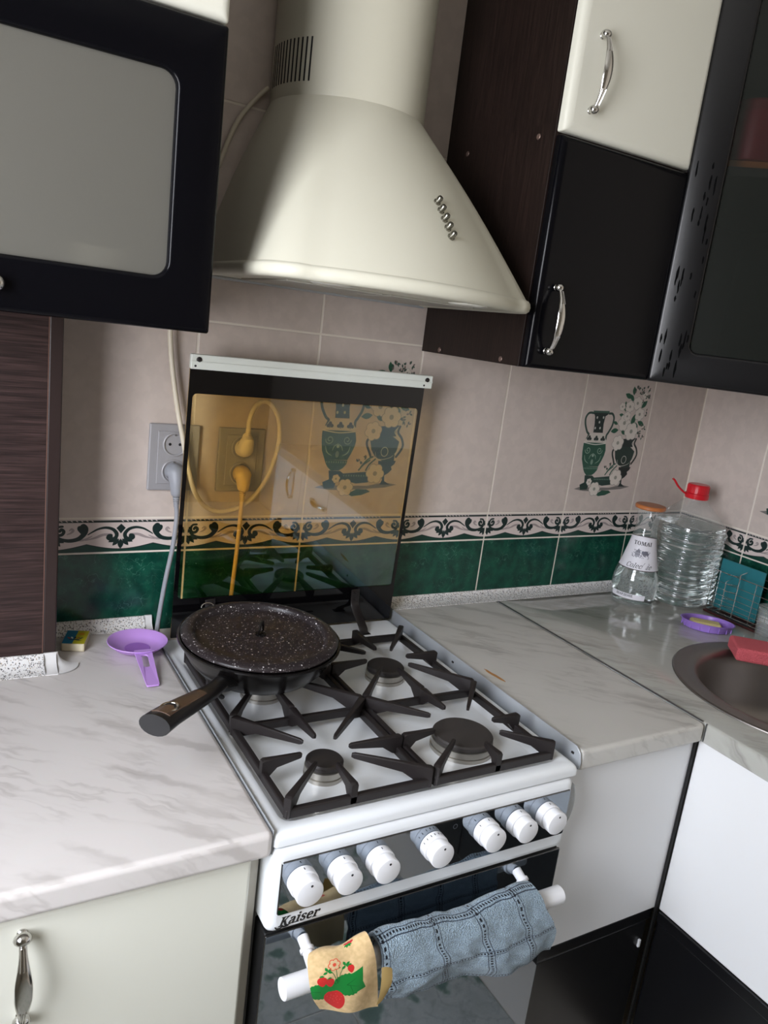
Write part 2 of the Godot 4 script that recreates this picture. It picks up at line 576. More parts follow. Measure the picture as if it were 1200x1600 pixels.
func decor_image() -> Image:
	var W := 1024
	var H := 1568
	var im := cream_image(77, 320, 490)
	im.resize(W, H, Image.INTERPOLATE_BILINEAR)
	var at := func(l: Array, i: int) -> Vector2: return Vector2(l[i] * W, l[i + 1] * H)
	var poly := func(k: String, c: Color) -> void:
		var o := PackedVector2Array()
		for i in range(0, VPOLY[k].size(), 2):
			o.append(at.call(VPOLY[k], i))
		ipoly(im, o, c)
	var line := func(k: String, w: float, c: Color) -> void:
		var o := PackedVector2Array()
		for i in range(0, VLINE[k].size(), 2):
			o.append(at.call(VLINE[k], i))
		istroke(im, o, w, w, w, c)
	var dk := g8(30, 44, 42)
	var gr := g8(38, 82, 66)
	var lt := g8(150, 172, 156)
	poly.call("shadow", g8(120, 116, 112))
	# tall two-handled jar
	line.call("h1", 24, g8(44, 70, 62))
	line.call("h2", 24, g8(44, 70, 62))
	poly.call("foot", g8(34, 60, 54))
	poly.call("bodylow", gr)
	poly.call("body", gr)
	poly.call("shoulder", g8(205, 198, 188))
	poly.call("neck", dk)
	poly.call("lip", g8(58, 88, 76))
	for p in [[0.225, 0.335], [0.315, 0.332], [0.268, 0.366], [0.222, 0.408], [0.292, 0.406]]:
		idisc(im, Vector2(p[0] * W, p[1] * H), 11, g8(196, 196, 186), 1.3)
	for p in [[0.165, 0.482], [0.265, 0.482], [0.362, 0.482]]:
		for d in [[0, -0.012], [-0.018, 0.002], [0.018, 0.002]]:
			idisc(im, Vector2((p[0] + d[0]) * W, (p[1] + d[1]) * H), 16, dk)
		im.fill_rect(Rect2i(int(p[0] * W) - 3, int(p[1] * H), 7, 26), dk)
	for s in [-1, 1]:
		var sp := PackedVector2Array()
		for k in 16:
			var a := k / 15.0 * TAU * 1.3
			sp.append(Vector2((0.262 + s * (0.085 - 0.0)) * W + s * cos(a) * (42 - k * 2.2), 0.562 * H + sin(a) * (42 - k * 2.2)))
		istroke(im, sp, 7, 7, 7, lt)
		istroke(im, PackedVector2Array([Vector2((0.262 + s * 0.12) * W, 0.60 * H), Vector2((0.262 + s * 0.10) * W, 0.635 * H), Vector2((0.262 + s * 0.05) * W, 0.655 * H)]), 5, 9, 4, lt)
		istroke(im, PackedVector2Array([Vector2(0.262 * W, 0.585 * H), Vector2((0.262 + s * 0.035) * W, 0.60 * H), Vector2((0.262 + s * 0.05) * W, 0.625 * H)]), 5, 8, 4, lt)
	idisc(im, Vector2(0.262 * W, 0.60 * H), 15, lt)
	idisc(im, Vector2(0.262 * W, 0.645 * H), 18, g8(120, 146, 130), 1.7)
	for k in 9:
		im.fill_rect(Rect2i(int((0.165 + k * 0.023) * W), int(0.685 * H), 10, 18), g8(120, 146, 130))
	for k in 10:
		im.fill_rect(Rect2i(int((0.345 + k * 0.025) * W), int(0.763 * H), 12, 16), g8(104, 132, 118))
	istroke(im, PackedVector2Array([Vector2(0.1 * W, 0.510 * H), Vector2(0.26 * W, 0.522 * H), Vector2(0.417 * W, 0.511 * H)]), 9, 9, 9, g8(222, 216, 206))
	# second jar
	line.call("h3", 22, dk)
	line.call("h4", 22, dk)
	poly.call("v2low", dk)
	poly.call("v2body", g8(34, 56, 50))
	poly.call("v2neck", dk)
	line.call("h4w", 9, g8(205, 200, 190))
	var ring := PackedVector2Array()
	for k in 17:
		var a := TAU * k / 16.0
		ring.append(Vector2(0.735 * W + cos(a) * 36, 0.622 * H + sin(a) * 42))
	istroke(im, ring, 7, 7, 7, g8(196, 196, 186))
	istroke(im, PackedVector2Array([Vector2(0.64 * W, 0.625 * H), Vector2(0.66 * W, 0.66 * H), Vector2(0.72 * W, 0.668 * H), Vector2(0.80 * W, 0.655 * H), Vector2(0.83 * W, 0.64 * H)]), 4, 7, 4, g8(196, 196, 186))
	for k in ["stem1", "stem2", "stem3"]:
		line.call(k, 14, g8(44, 86, 70))
	poly.call("leafb", g8(40, 80, 64))
	# flowers
	for i in range(0, VLEAF.size(), 4):
		ileaf(im, at.call(VLEAF, i) - Vector2.from_angle(deg_to_rad(VLEAF[i + 3])) * VLEAF[i + 2] * W * 0.6, VLEAF[i + 2] * W * 1.8, VLEAF[i + 2] * W * 0.42, VLEAF[i + 3], g8(30, 84, 62))
	var rng := RandomNumberGenerator.new()
	rng.seed = 5
	for i in range(0, VFLOW.size(), 3):
		var c: Vector2 = at.call(VFLOW, i)
		var r: float = VFLOW[i + 2] * W * 1.3
		for k in 6:
			var a := TAU * k / 6.0 + i
			idisc(im, c + Vector2.from_angle(a) * r * 0.55, r * 0.44, g8(150, 146, 138))
		for k in 6:
			var a := TAU * k / 6.0 + i
			idisc(im, c + Vector2.from_angle(a) * r * 0.55, r * 0.38, g8(216, 208, 198))
		idisc(im, c, r * 0.22, g8(150, 150, 138))
	for i in range(0, VSMALL.size(), 2):
		for k in 3:
			ileaf(im, at.call(VSMALL, i), rng.randf_range(22, 40), 8, rng.randf() * 360.0, [g8(60, 84, 72), g8(110, 96, 92), g8(40, 66, 56)][k])
	im.resize(W / 2, H / 2, Image.INTERPOLATE_BILINEAR)
	return im


func wood_image(sd: int, c0: Color, c1: Color) -> Image:
	var n1 := noise(sd, 0.02, 4)
	var n2 := noise(sd + 3, 0.05, 3)
	return paint(512, 512, func(x, y):
		var a := n1.get_noise_2d(x * 5.0, y * 0.22) * 0.5 + 0.5
		var b := n2.get_noise_2d(x * 6.0, y * 0.15)
		return c0.lerp(c1, clampf(a * 1.0 + b * 0.75 - 0.05, 0, 1)))


func marble_image(sd: int, base: Color, vein: Color, amount: float) -> Image:
	var n1 := noise(sd, 0.016, 4)
	var n2 := noise(sd + 4, 0.020, 4)
	var n3 := noise(sd + 8, 0.006, 2)
	var n4 := noise(sd + 12, 0.03, 3)
	return paint(1024, 1024, func(x, y):
		var w0 := n4.get_noise_2d(x, y) * 5.0
		var u: float = (x * 0.76 + y * 0.65) + w0
		var w: float = (-x * 0.65 + y * 0.76) + w0
		var a := n1.get_noise_2d(u * 0.20, w * 1.25)
		var b := n2.get_noise_2d(u * 0.30, w * 1.6)
		var c := n3.get_noise_2d(x, y) * 0.5 + 0.5
		var thin := pow(clampf(1.0 - absf(b - 0.05) * 5.0, 0, 1), 1.3) * smoothstep(0.35, 0.75, c)
		var soft := smoothstep(0.12, 0.6, a)
		return base.lerp(vein, clampf((soft * 0.55 + thin * 0.42) * amount + 0.10 * c, 0, 1)))


func speckle_image() -> Image:
	var im := Image.create(1024, 512, false, Image.FORMAT_RGB8)
	im.fill(g8(226, 224, 222))
	var rng := RandomNumberGenerator.new()
	rng.seed = 12
	for i in 5200:
		var p := Vector2(rng.randf() * 1024, rng.randf() * 512)
		var k := rng.randf()
		ileaf(im, p, rng.randf_range(4, 12), rng.randf_range(1.5, 3.2), rng.randf() * 360, g8(70, 72, 74) if k < 0.42 else (g8(150, 146, 142) if k < 0.8 else g8(176, 160, 140)))
	return im


func enamel_image() -> Image:
	var im := Image.create(1024, 1024, false, Image.FORMAT_RGB8)
	var n1 := noise(31, 0.02, 3)
	im = paint(1024, 1024, func(x, y):
		var a := n1.get_noise_2d(x, y) * 0.5 + 0.5
		return Color(0.135 + 0.05 * a, 0.115 + 0.045 * a, 0.12 + 0.045 * a))
	var rng := RandomNumberGenerator.new()
	rng.seed = 8
	for i in 3800:
		var p := Vector2(rng.randf() * 1024, rng.randf() * 1024)
		var r := pow(rng.randf(), 5.0) * 4.2 + 1.2
		idisc(im, p, r, Color(0.34, 0.32, 0.32).lerp(Color(0.90, 0.88, 0.88), pow(rng.randf(), 1.6)))
	return im


func towel_image() -> Image:
	# u along the bar, v round the fold
	var W := 1024
	var H := 1024
	var n1 := noise(41, 0.25, 2)
	var n2 := noise(44, 0.01, 3)
	var im := paint(W, H, func(x, y):
		var a := n1.get_noise_2d(x, y)
		var b := n2.get_noise_2d(x, y)
		return Color(0.515, 0.59, 0.645).lerp(Color(0.76, 0.82, 0.85), smoothstep(0.05, 0.45, a) * 0.85) * (1.0 + b * 0.10 - 0.26 * smoothstep(0.05, 0.45, -a)))
	var ln := g8(48, 56, 68)
	for vy in [0.20, 0.47, 0.735, 0.982]:
		for o in [-0.014, 0.014]:
			im.fill_rect(Rect2i(0, int((vy + o) * H) - 1, W, 4), ln)
		for k in 60:
			im.fill_rect(Rect2i(k * W / 60, int(vy * H) - 6, int(W / 60 * 0.58), 11), g8(22, 26, 34))
	for ux in [0.02, 0.33, 0.585, 0.835]:
		for o in [-0.018, 0.018]:
			im.fill_rect(Rect2i(int((ux + o) * W) - 1, 0, 4, H), ln)
		for k in 44:
			im.fill_rect(Rect2i(int(ux * W) - 6, k * H / 44, 12, int(H / 44 * 0.55)), g8(22, 26, 34))
	return im


func tea_cloth_image() -> Image:
	# printed strawberries on cream cotton
	var W := 768
	var H := 1024
	var n1 := noise(51, 0.4, 2)
	var n2 := noise(52, 0.012, 2)
	var im := paint(W, H, func(x, y):
		var a := n1.get_noise_2d(x * 2.0, y * 0.6) * 0.02 + n1.get_noise_2d(x * 0.6, y * 2.0) * 0.02 + n2.get_noise_2d(x, y) * 0.05
		return Color(0.865 + a, 0.745 + a, 0.555 + a))
	var G := g8(24, 128, 52)
	var G2 := g8(16, 96, 40)
	var Rd := g8(206, 46, 44)
	var big := func(c: Vector2, r: float) -> void:
		# serrated leaf
		var o := PackedVector2Array()
		for k in 48:
			var a := TAU * k / 48.0
			o.append(c + Vector2(cos(a), sin(a) * 0.85) * r * (1.0 + (0.06 if k % 2 == 0 else -0.02)))
		ipoly(im, o, G)
	big.call(Vector2(95, 640), 150)
	big.call(Vector2(395, 600), 165)
	ipoly(im, PackedVector2Array([Vector2(450, 480), Vector2(600, 430), Vector2(575, 600), Vector2(600, 690), Vector2(400, 720)]), G)
	for q in [[95, 640, 200], [395, 600, 330], [395, 600, 20], [430, 620, 80]]:
		istroke(im, PackedVector2Array([Vector2(q[0], q[1]), Vector2(q[0], q[1]) + Vector2.from_angle(deg_to_rad(q[2])) * 130]), 8, 5, 2, G2)
	# stems and buds
	for q in [[300, 560, 260, 400, 200, 330], [310, 540, 350, 420, 420, 330], [300, 520, 300, 400, 300, 300], [280, 560, 200, 500, 150, 470]]:
		istroke(im, PackedVector2Array([Vector2(q[0], q[1]), Vector2(q[2], q[3]), Vector2(q[4], q[5])]), 9, 8, 6, G2)
		for a in [30, 150, 250, 330]:
			ileaf(im, Vector2(q[4], q[5] + 20), 64, 17, a, G)
	var berry := func(c: Vector2, r: float) -> void:
		var o := PackedVector2Array()
		for k in 30:
			var a := TAU * k / 30.0 - PI / 2
			var s := sin(a)
			o.append(c + Vector2(cos(a) * r * (1.0 - 0.38 * maxf(s, 0.0) * maxf(s, 0.0)), s * r * (1.62 if s > 0 else 1.1)))
		ipoly(im, o, Rd)
		for k in 14:
			idisc(im, c + Vector2(cos(k * 2.4), sin(k * 2.4)) * r * (0.18 + 0.045 * k), r * 0.035, g8(228, 110, 96))
		for a in [-150, -110, -70, -30]:
			ileaf(im, c - Vector2(0, r * 1.0), r * 0.6, r * 0.16, a, G)
	berry.call(Vector2(225, 770), 112)
	berry.call(Vector2(130, 470), 54)
	berry.call(Vector2(215, 510), 48)
	berry.call(Vector2(470, 400), 38)
	# open blossom
	for k in 6:
		idisc(im, Vector2(290, 285) + Vector2.from_angle(TAU * k / 6.0) * 44, 34, g8(222, 84, 62))
	for k in 6:
		idisc(im, Vector2(290, 285) + Vector2.from_angle(TAU * k / 6.0) * 44, 24, g8(226, 196, 150))
	idisc(im, Vector2(290, 285), 18, g8(222, 84, 62))
	# small sprig
	for k in 5:
		idisc(im, Vector2(480 + k * 22, 75 + (k % 2) * 22), 22, g8(196, 52, 60))
	for a in [60, 110, 150, 30]:
		ileaf(im, Vector2(510, 100), 60, 14, a, G)
	return im


func floor_image(sd: int) -> Image:
	var n1 := noise(sd, 0.012, 4)
	var n2 := noise(sd + 3, 0.02, 4)
	return paint(256, 256, func(x, y):
		var a := n1.get_noise_2d(x, y) * 0.5 + 0.5
		var b := clampf(1.0 - absf(n2.get_noise_2d(x, y)) * 9.0, 0, 1)
		var c := Color(0.68, 0.68, 0.65).lerp(Color(0.80, 0.79, 0.76), a)
		return c.lerp(Color(0.28, 0.40, 0.34), smoothstep(0.58, 0.75, a) * 0.7).lerp(Color(0.5, 0.52, 0.5), b * 0.3))


func matchbox_image() -> Image:
	var im := Image.create(256, 360, false, Image.FORMAT_RGB8)
	im.fill(g8(34, 120, 158))
	ipoly(im, PackedVector2Array([Vector2(128, 0), Vector2(256, 0), Vector2(256, 360), Vector2(118, 360)]), g8(196, 186, 40))
	im.fill_rect(Rect2i(150, 60, 62, 62), g8(214, 150, 30))
	for k in 5:
		ileaf(im, Vector2(80 + k * 22, 230), 66, 12, -90 + (k - 2) * 24, [g8(190, 70, 40), g8(226, 220, 200), g8(30, 40, 60), g8(180, 90, 40), g8(40, 70, 80)][k])
	ipoly(im, PackedVector2Array([Vector2(50, 236), Vector2(190, 236), Vector2(170, 262), Vector2(70, 262)]), g8(50, 60, 80))
	ileaf(im, Vector2(150, 280), 70, 10, -20, g8(120, 110, 40))
	return im


func label_image() -> Image:
	# engraved landscape in grey, without lettering
	var im := Image.create(512, 256, false, Image.FORMAT_RGB8)
	im.fill(g8(222, 220, 226))
	var rng := RandomNumberGenerator.new()
	rng.seed = 3
	for k in 90:
		var x := 150.0 + rng.randf() * 212.0
		var y := 96.0 + rng.randf() * 62.0
		ileaf(im, Vector2(x, y), rng.randf_range(8, 26), 3, rng.randf_range(-30, 30), [g8(120, 120, 130), g8(160, 160, 168), g8(92, 92, 104)][k % 3])
	ipoly(im, PackedVector2Array([Vector2(190, 120), Vector2(230, 84), Vector2(262, 120)]), g8(110, 110, 122))
	im.fill_rect(Rect2i(196, 118, 58, 34), g8(150, 150, 160))
	for k in 4:
		im.fill_rect(Rect2i(202 + k * 14, 124, 6, 14), g8(86, 86, 98))
	for k in 6:
		idisc(im, Vector2(285 + k * 12, 112 + (k % 2) * 10), 13, g8(104, 104, 116))
	return im

# ---------------------------------------------------------------- materials of the room
func make_materials() -> void:
	for k in 3:
		creams.append(mtex(cream_image(11 + k * 7), 0.32, 0.45))
		greens.append(mtex(green_image(61 + k * 13), 0.16, 0.5))
	M.border = mtex(border_image(), 0.28, 0.45)
	M.decor = mtex(decor_image(), 0.32, 0.45)
	M.grout = mt(g8(226, 217, 204), 0.8)
	M.paint = mt(g8(150, 142, 128), 0.85)
	M.ceiling = mt(g8(214, 212, 205), 0.9)
	M.wood = mtex(wood_image(21, Color(0.150, 0.108, 0.104), Color(0.285, 0.215, 0.206)), 0.42, 0.4, Vector2(2.2, 2.2), Vector2(0.3, 0.1))
	M.wood_side = mtex(wood_image(27, Color(0.095, 0.066, 0.058), Color(0.165, 0.118, 0.104)), 0.45, 0.35, Vector2(2.2, 2.2), Vector2(0.3, 0.1))
	M.wood_edge = mt(g8(44, 31, 29), 0.4)
	M.black = mt(g8(8, 8, 12), 0.20, 0.0, 0.27)
	M.black_soft = mt(g8(12, 12, 15), 0.30, 0.0, 0.5)
	M.white_door = mt(g8(226, 225, 212), 0.36, 0.0, 0.4)
	M.white_front = mt(g8(232, 232, 232), 0.34, 0.0, 0.4)
	M.carcass = mt(g8(214, 208, 196), 0.5)
	M.chrome = mt(g8(206, 204, 200), 0.16, 1.0)
	M.steel = mt(g8(150, 144, 140), 0.42, 1.0)
	M.steel_dull = mt(g8(150, 152, 152), 0.42, 0.9)
	M.alu = mt(g8(178, 182, 186), 0.36, 0.3)
	M.hood = mt(g8(214, 211, 194), 0.36, 0.0, 0.4)
	M.enamel = mt(g8(238, 241, 243), 0.17, 0.0, 0.5)
	M.plastic = mt(g8(238, 238, 240), 0.3, 0.0, 0.5)
	M.iron = mt(g8(31, 26, 26), 0.46, 0.0, 0.5)
	M.dark = mt(g8(10, 10, 11), 0.6)
	M.glass_black = mt(g8(9, 10, 13), 0.05, 0.0, 0.85)
	M.glass_black.clearcoat_enabled = true
	M.glass_black.clearcoat = 1.0
	M.glass_black.clearcoat_roughness = 0.04
	var dotw := Image.create(2, 2, false, Image.FORMAT_RGB8)
	dotw.fill(Color.WHITE)
	# mirror coating of the oven glass and of the lid
	M.coating = mtex(dotw, 0.02)
	M.coating.metallic = 1.0
	M.coating.transparency = BaseMaterial3D.TRANSPARENCY_ALPHA
	M.coating.albedo_color = Color(0.84, 0.90, 0.96, 0.17)
	M.lid_coating = mtex(dotw, 0.01)
	M.lid_coating.metallic = 1.0
	M.lid_coating.transparency = BaseMaterial3D.TRANSPARENCY_ALPHA
	M.lid_coating.albedo_color = Color(0.75, 0.90, 0.97, 0.095)
	M.print_black = mt(g8(9, 8, 10), 0.04, 0.0, 0.5)
	M.cable_white = mt(g8(214, 204, 184), 0.45)
	M.cable_cream = mt(g8(222, 196, 128), 0.45)
	M.cable_grey = mt(g8(150, 152, 158), 0.45)
	M.socket = mt(g8(160, 158, 160), 0.40, 0.1)
	M.marble = mtex(marble_image(91, Color(0.850, 0.828, 0.812), Color(0.600, 0.570, 0.550), 0.60), 0.30, 0.45, Vector2(0.78, 0.78), Vector2(1.2, 0.2))
	M.marble2 = mtex(marble_image(117, Color(0.800, 0.790, 0.765), Color(0.520, 0.505, 0.480), 0.58), 0.36, 0.45, Vector2(0.78, 0.78), Vector2(0.4, 0.3))
	M.marble_gloss = mt(Color.WHITE, 0.07, 0.0, 0.6)
	M.marble_gloss.albedo_texture = M.marble2.albedo_texture
	M.marble_gloss.uv1_scale = Vector3(0.7, 0.7, 1)
	M.marble_gloss.uv1_offset = Vector3(0.13, 0.4, 0)
	M.marble_gloss.albedo_color = g8(226, 228, 226)
	M.speckle = mtex(speckle_image(), 0.4, 0.4, Vector2(3.2, 6.4))
	M.cove_end = mt(g8(226, 224, 222), 0.4)
	M.violet = mt(g8(198, 152, 226), 0.40, 0.0, 0.4)
	M.purple = mt(g8(156, 122, 206), 0.34, 0.0, 0.45)
	M.pan = mt(g8(13, 11, 11), 0.24, 0.0, 0.5)
	M.pan_lid = mtex(enamel_image(), 0.34, 0.40, Vector2(3.4, 3.4), Vector2(0.5, 0.5))
	M.bakelite = mt(g8(20, 19, 20), 0.36, 0.0, 0.5)
	M.bronze = mt(g8(122, 100, 86), 0.22, 0.6)
	M.ink = mt(g8(24, 24, 26), 0.5)
	M.red = mt(g8(206, 26, 40), 0.3, 0.0, 0.5)
	M.teal = mt(g8(36, 112, 120), 0.42)
	M.sponge = mt(g8(214, 96, 104), 0.95)
	M.soap = mt(g8(206, 190, 130), 0.5)


func tile_mesh(w: float, h: float, ch := 0.0016, th := 0.010) -> ArrayMesh:
	var b := MB.new()
	var o := [Vector2(0, 0), Vector2(w, 0), Vector2(w, h), Vector2(0, h)]
	var i := [Vector2(ch, ch), Vector2(w - ch, ch), Vector2(w - ch, h - ch), Vector2(ch, h - ch)]
	var uv := func(p: Vector2) -> Vector2: return Vector2(p.x / w, 1.0 - p.y / h)
	var f := Vector3(0, 0, 1)
	for q in [[0, 1, 2], [0, 2, 3]]:
		b.tri(Vector3(i[q[0]].x, i[q[0]].y, 0), Vector3(i[q[1]].x, i[q[1]].y, 0), Vector3(i[q[2]].x, i[q[2]].y, 0), f, f, f, uv.call(i[q[0]]), uv.call(i[q[1]]), uv.call(i[q[2]]))
	for k in 4:
		var a: Vector2 = o[k]
		var c: Vector2 = o[(k + 1) % 4]
		var d: Vector2 = i[(k + 1) % 4]
		var e: Vector2 = i[k]
		var s := [Vector3(0, -1, 0), Vector3(1, 0, 0), Vector3(0, 1, 0), Vector3(-1, 0, 0)][k] as Vector3
		var m := (s + f).normalized()
		var A := Vector3(a.x, a.y, -ch * 0.8)
		var C := Vector3(c.x, c.y, -ch * 0.8)
		var D := Vector3(d.x, d.y, 0)
		var E := Vector3(e.x, e.y, 0)
		b.tri(A, C, D, m, m, f, uv.call(a), uv.call(c), uv.call(d))
		b.tri(A, D, E, m, f, f, uv.call(a), uv.call(d), uv.call(e))
		var A2 := Vector3(a.x, a.y, -th)
		var C2 := Vector3(c.x, c.y, -th)
		b.tri(A2, C2, C, s, s, s, uv.call(a), uv.call(c), uv.call(c))
		b.tri(A2, C, A, s, s, s, uv.call(a), uv.call(c), uv.call(a))
	return b.mesh()


# ---------------------------------------------------------------- the room
const RX := 1.0286
const LX := -1.56
const FZ := 3.4
const HT := 2.72

func tile_rows(wall: Node3D, cols: Array, skip: Callable, place := Transform3D.IDENTITY) -> void:
	# cols: [position along, width, decor]; rows from the worktop up
	var g := 0.0036
	var rows := [[0.8400, 1.0086, "base"], [1.0086, 1.0770, "border"], [1.0770, 1.4599, "cream"], [1.4599, 1.8428, "cream"], [1.8428, 2.2257, "cream"], [2.2257, 2.6086, "cream"]]
	var made := {}
	var k := 0
	for c in cols:
		for ri in rows.size():
			var r = rows[ri]
			if skip.call(c[0], r[0]):
				continue
			var w: float = c[1] - g
			var h: float = r[1] - r[0] - g
			var key := "%s %.3f %.3f" % [r[2], w, h]
			if not made.has(key):
				made[key] = tile_mesh(w, h)
			k += 1
			var mat: Material = creams[(k * 7 + ri) % 3]
			var called := "wall_tile"
			if r[2] == "base":
				mat = greens[k % 3]
				called = "marbled_tile"
			elif r[2] == "border":
				mat = M.border
				called = "border_tile"
			elif c[2] and ri == 2:
				mat = M.decor
				called = "decor_tile"
			var o := MeshInstance3D.new()
			o.name = called
			o.mesh = made[key]
			o.material_override = mat
			wall.add_child(o, true)
			o.transform = place * Transform3D(Basis.IDENTITY, Vector3(c[0] + g / 2, r[0] + g / 2, 0))


func build_room() -> void:
	var T := 0.14
	struct("floor", span(LX - T, RX + T, -0.12, -0.004, -T, FZ + T, 0.0), M.grout)
	var fl := get_node("floor")
	var fm := [mtex(floor_image(5), 0.22), mtex(floor_image(15), 0.22), mtex(floor_image(35), 0.22)]
	var fmesh := boxm(Vector3.ZERO, Vector3(0.326, 0.012, 0.326), 0.002).mesh()
	for m in fm:
		m.uv1_scale = Vector3(3.0, 3.0, 1)
		m.uv1_offset = Vector3(0.5, 0.5, 0)
	for ix in 6:
		for iz in 8:
			var o := MeshInstance3D.new()
			o.name = "floor_tile"
			o.mesh = fmesh
			o.material_override = fm[(ix * 5 + iz * 3) % 3]
			fl.add_child(o, true)
			o.position = Vector3(-1.55 + ix * 0.33, -0.006, 0.62 + iz * 0.33)
	struct("ceiling", span(LX - T, RX + T, HT, HT + 0.12, -T, FZ + T, 0.0), M.ceiling)
	# back wall: plaster and grout with tiles set on it
	var wb := struct("wall_back", span(LX - T, RX + T, 0, HT, -T, -0.0012, 0.0), M.grout)
	var cols := []
	for k in range(-2, 6):
		cols.append([-0.431 + 0.25 * k, 0.25 if k < 5 else RX - 0.819, k == 1 or k == 4])
	tile_rows(wb, cols, func(x, y): return y > 1.4 and x > 0.1 or y > 1.4 and x < -0.7)
	var wr := struct("wall_right", span(RX + 0.0012, RX + T, 0, HT, -T, FZ + T, 0.0), M.grout)
	var side := Transform3D(Basis(Vector3.UP, -PI / 2), Vector3(RX, 0, 0))
	tile_rows(wr, [[0.0, 0.2206, false], [0.2206, 0.25, true], [0.4706, 0.25, false], [0.7206, 0.25, false]], func(_x, y): return y > 1.4, side)
	struct("wall_front", span(LX - T, RX + T, 0, HT, FZ, FZ + T, 0.0), M.paint)
	# wall with the window that lights the room
	var z0 := 0.76
	var z1 := 1.62
	var y0 := 0.93
	var y1 := 2.16
	var wl := MB.new()
	for s in [[0.0, y0, -T, FZ + T], [y1, HT, -T, FZ + T], [y0, y1, -T, z0], [y0, y1, z1, FZ + T]]:
		wl.box(Vector3(LX - T / 2, (s[0] + s[1]) / 2, (s[2] + s[3]) / 2), Vector3(T, s[1] - s[0], s[3] - s[2]), 0.0)
	struct("wall_left", wl, M.paint)
	var wf := MB.new()
	for s in [[y0, y0 + 0.06, z0, z1], [y1 - 0.06, y1, z0, z1], [y0 + 0.06, y1 - 0.06, z0, z0 + 0.06], [y0 + 0.06, y1 - 0.06, z1 - 0.06, z1], [y0 + 0.06, y1 - 0.06, 1.16, 1.22]]:
		wf.box(Vector3(LX - 0.09, (s[0] + s[1]) / 2, (s[2] + s[3]) / 2), Vector3(0.06, s[1] - s[0], s[3] - s[2]), 0.004)
	var win := struct("window_1", wf, M.plastic)
	var gl := mt(Color(0.9, 0.95, 1.0, 0.03), 0.0)
	gl.transparency = BaseMaterial3D.TRANSPARENCY_ALPHA
	part(win, "pane", span(LX - 0.092, LX - 0.088, y0 + 0.05, y1 - 0.05, z0 + 0.05, 1.17, 0.0), gl)
	part(win, "pane", span(LX - 0.092, LX - 0.088, y0 + 0.05, y1 - 0.05, 1.21, z1 - 0.05, 0.0), gl)
	part(win, "sill", span(LX - 0.05, LX + 0.16, y0 - 0.04, y0 - 0.001, z0 - 0.06, z1 + 0.06, 0.006), M.plastic)


# ---------------------------------------------------------------- cabinets
# flat door with softly rounded front edges, facing +z, centred on x, y
func door_mb(w: float, h: float, t: float, bev: float) -> MB:
	var b := MB.new()
	var L := [rr(w, h, 0.003, 0), rr(w, h, 0.003, t * 0.45)]
	for i in 5:
		var a := PI * 0.5 * (i + 1) / 5.0
		L.append(rr(w - 2 * bev * (1 - cos(a)), h - 2 * bev * (1 - cos(a)), 0.003 + bev * 0.3 * i / 5.0, t * 0.45 + t * 0.55 * sin(a)))
	b.grid(L, true, 40)
	b.cap(L[0], Vector3(0, 0, -1))
	b.cap(L[L.size() - 1], Vector3(0, 0, 1))
	return b


# frame round an opening, with rounded corners and a rounded inner lip
func frame_mb(w: float, h: float, t: float, ow: float, oh: float, orad: float) -> MB:
	var b := MB.new()
	var L := [rr(ow, oh, orad, 0, 6), rr(w, h, 0.003, 0, 6), rr(w, h, 0.003, t * 0.5, 6)]
	for i in 4:
		var a := PI * 0.5 * (i + 1) / 4.0
		L.append(rr(w - 0.014 * (1 - cos(a)), h - 0.014 * (1 - cos(a)), 0.004, t * 0.5 + t * 0.5 * sin(a), 6))
	for i in 5:
		var a := PI * 0.5 * i / 4.0
		L.append(rr(ow + 0.012 * (1 - sin(a)), oh + 0.012 * (1 - sin(a)), orad + 0.006 * (1 - sin(a)), t - 0.006 * (1 - cos(a)), 6))
	L.append(rr(ow, oh, orad, 0, 6))
	b.grid(L, true, 40)
	return b


# bow handle: two ball feet and a bar that swells in the middle, standing on the plane z = 0
func bow_handle(parent: Node, at: Transform3D, len := 0.112) -> void:
	var h := len / 2
	var bar := MB.new()
	var path := []
	var rad := []
	for i in 25:
		var f := i / 24.0 * 2.0 - 1.0
		path.append(Vector3(0, f * h * 0.97, 0.0120 + 0.017 * (1 - f * f)))
		var sw := 1.0 - absf(f)
		rad.append(Vector2(0.0042 + 0.0052 * smoothstep(0.1, 0.9, sw), 0.0034 + 0.0008 * sw))
	bar.tube(path, rad, 12, true, Vector3(0, 0, 1))
	for s in [-1, 1]:
		for k in [-1, 0, 1]:
			bar.tube([Vector3(k * 0.0022, s * h * 0.90, 0.0184), Vector3(k * 0.0027, s * h * 0.70, 0.0240), Vector3(k * 0.0033, s * h * 0.5, 0.0284)], 0.0009, 5)
	var hd := part(parent, "handle", bar, M.chrome, false, at)
	for s in [-1, 1]:
		var f := MB.new()
		var pr := []
		for i in 13:
			var a := PI * i / 12.0
			pr.append(Vector2(0.0080 * sin(a), -0.0072 * cos(a)))
		f.xf = Transform3D(Basis.from_scale(Vector3(1.25, 1, 1)), Vector3(0, s * h, 0.0100))
		f.lathe(pr, 16)
		f.xf = Transform3D(Basis(Vector3.RIGHT, PI / 2), Vector3(0, s * h, 0))
		f.lathe([Vector2(0.0001, 0.0), Vector2(0.0058, 0.0), Vector2(0.0056, 0.0015), Vector2(0.0042, 0.003), Vector2(0.0042, 0.009)], 14)
		part(hd, "foot", f, M.chrome, false)


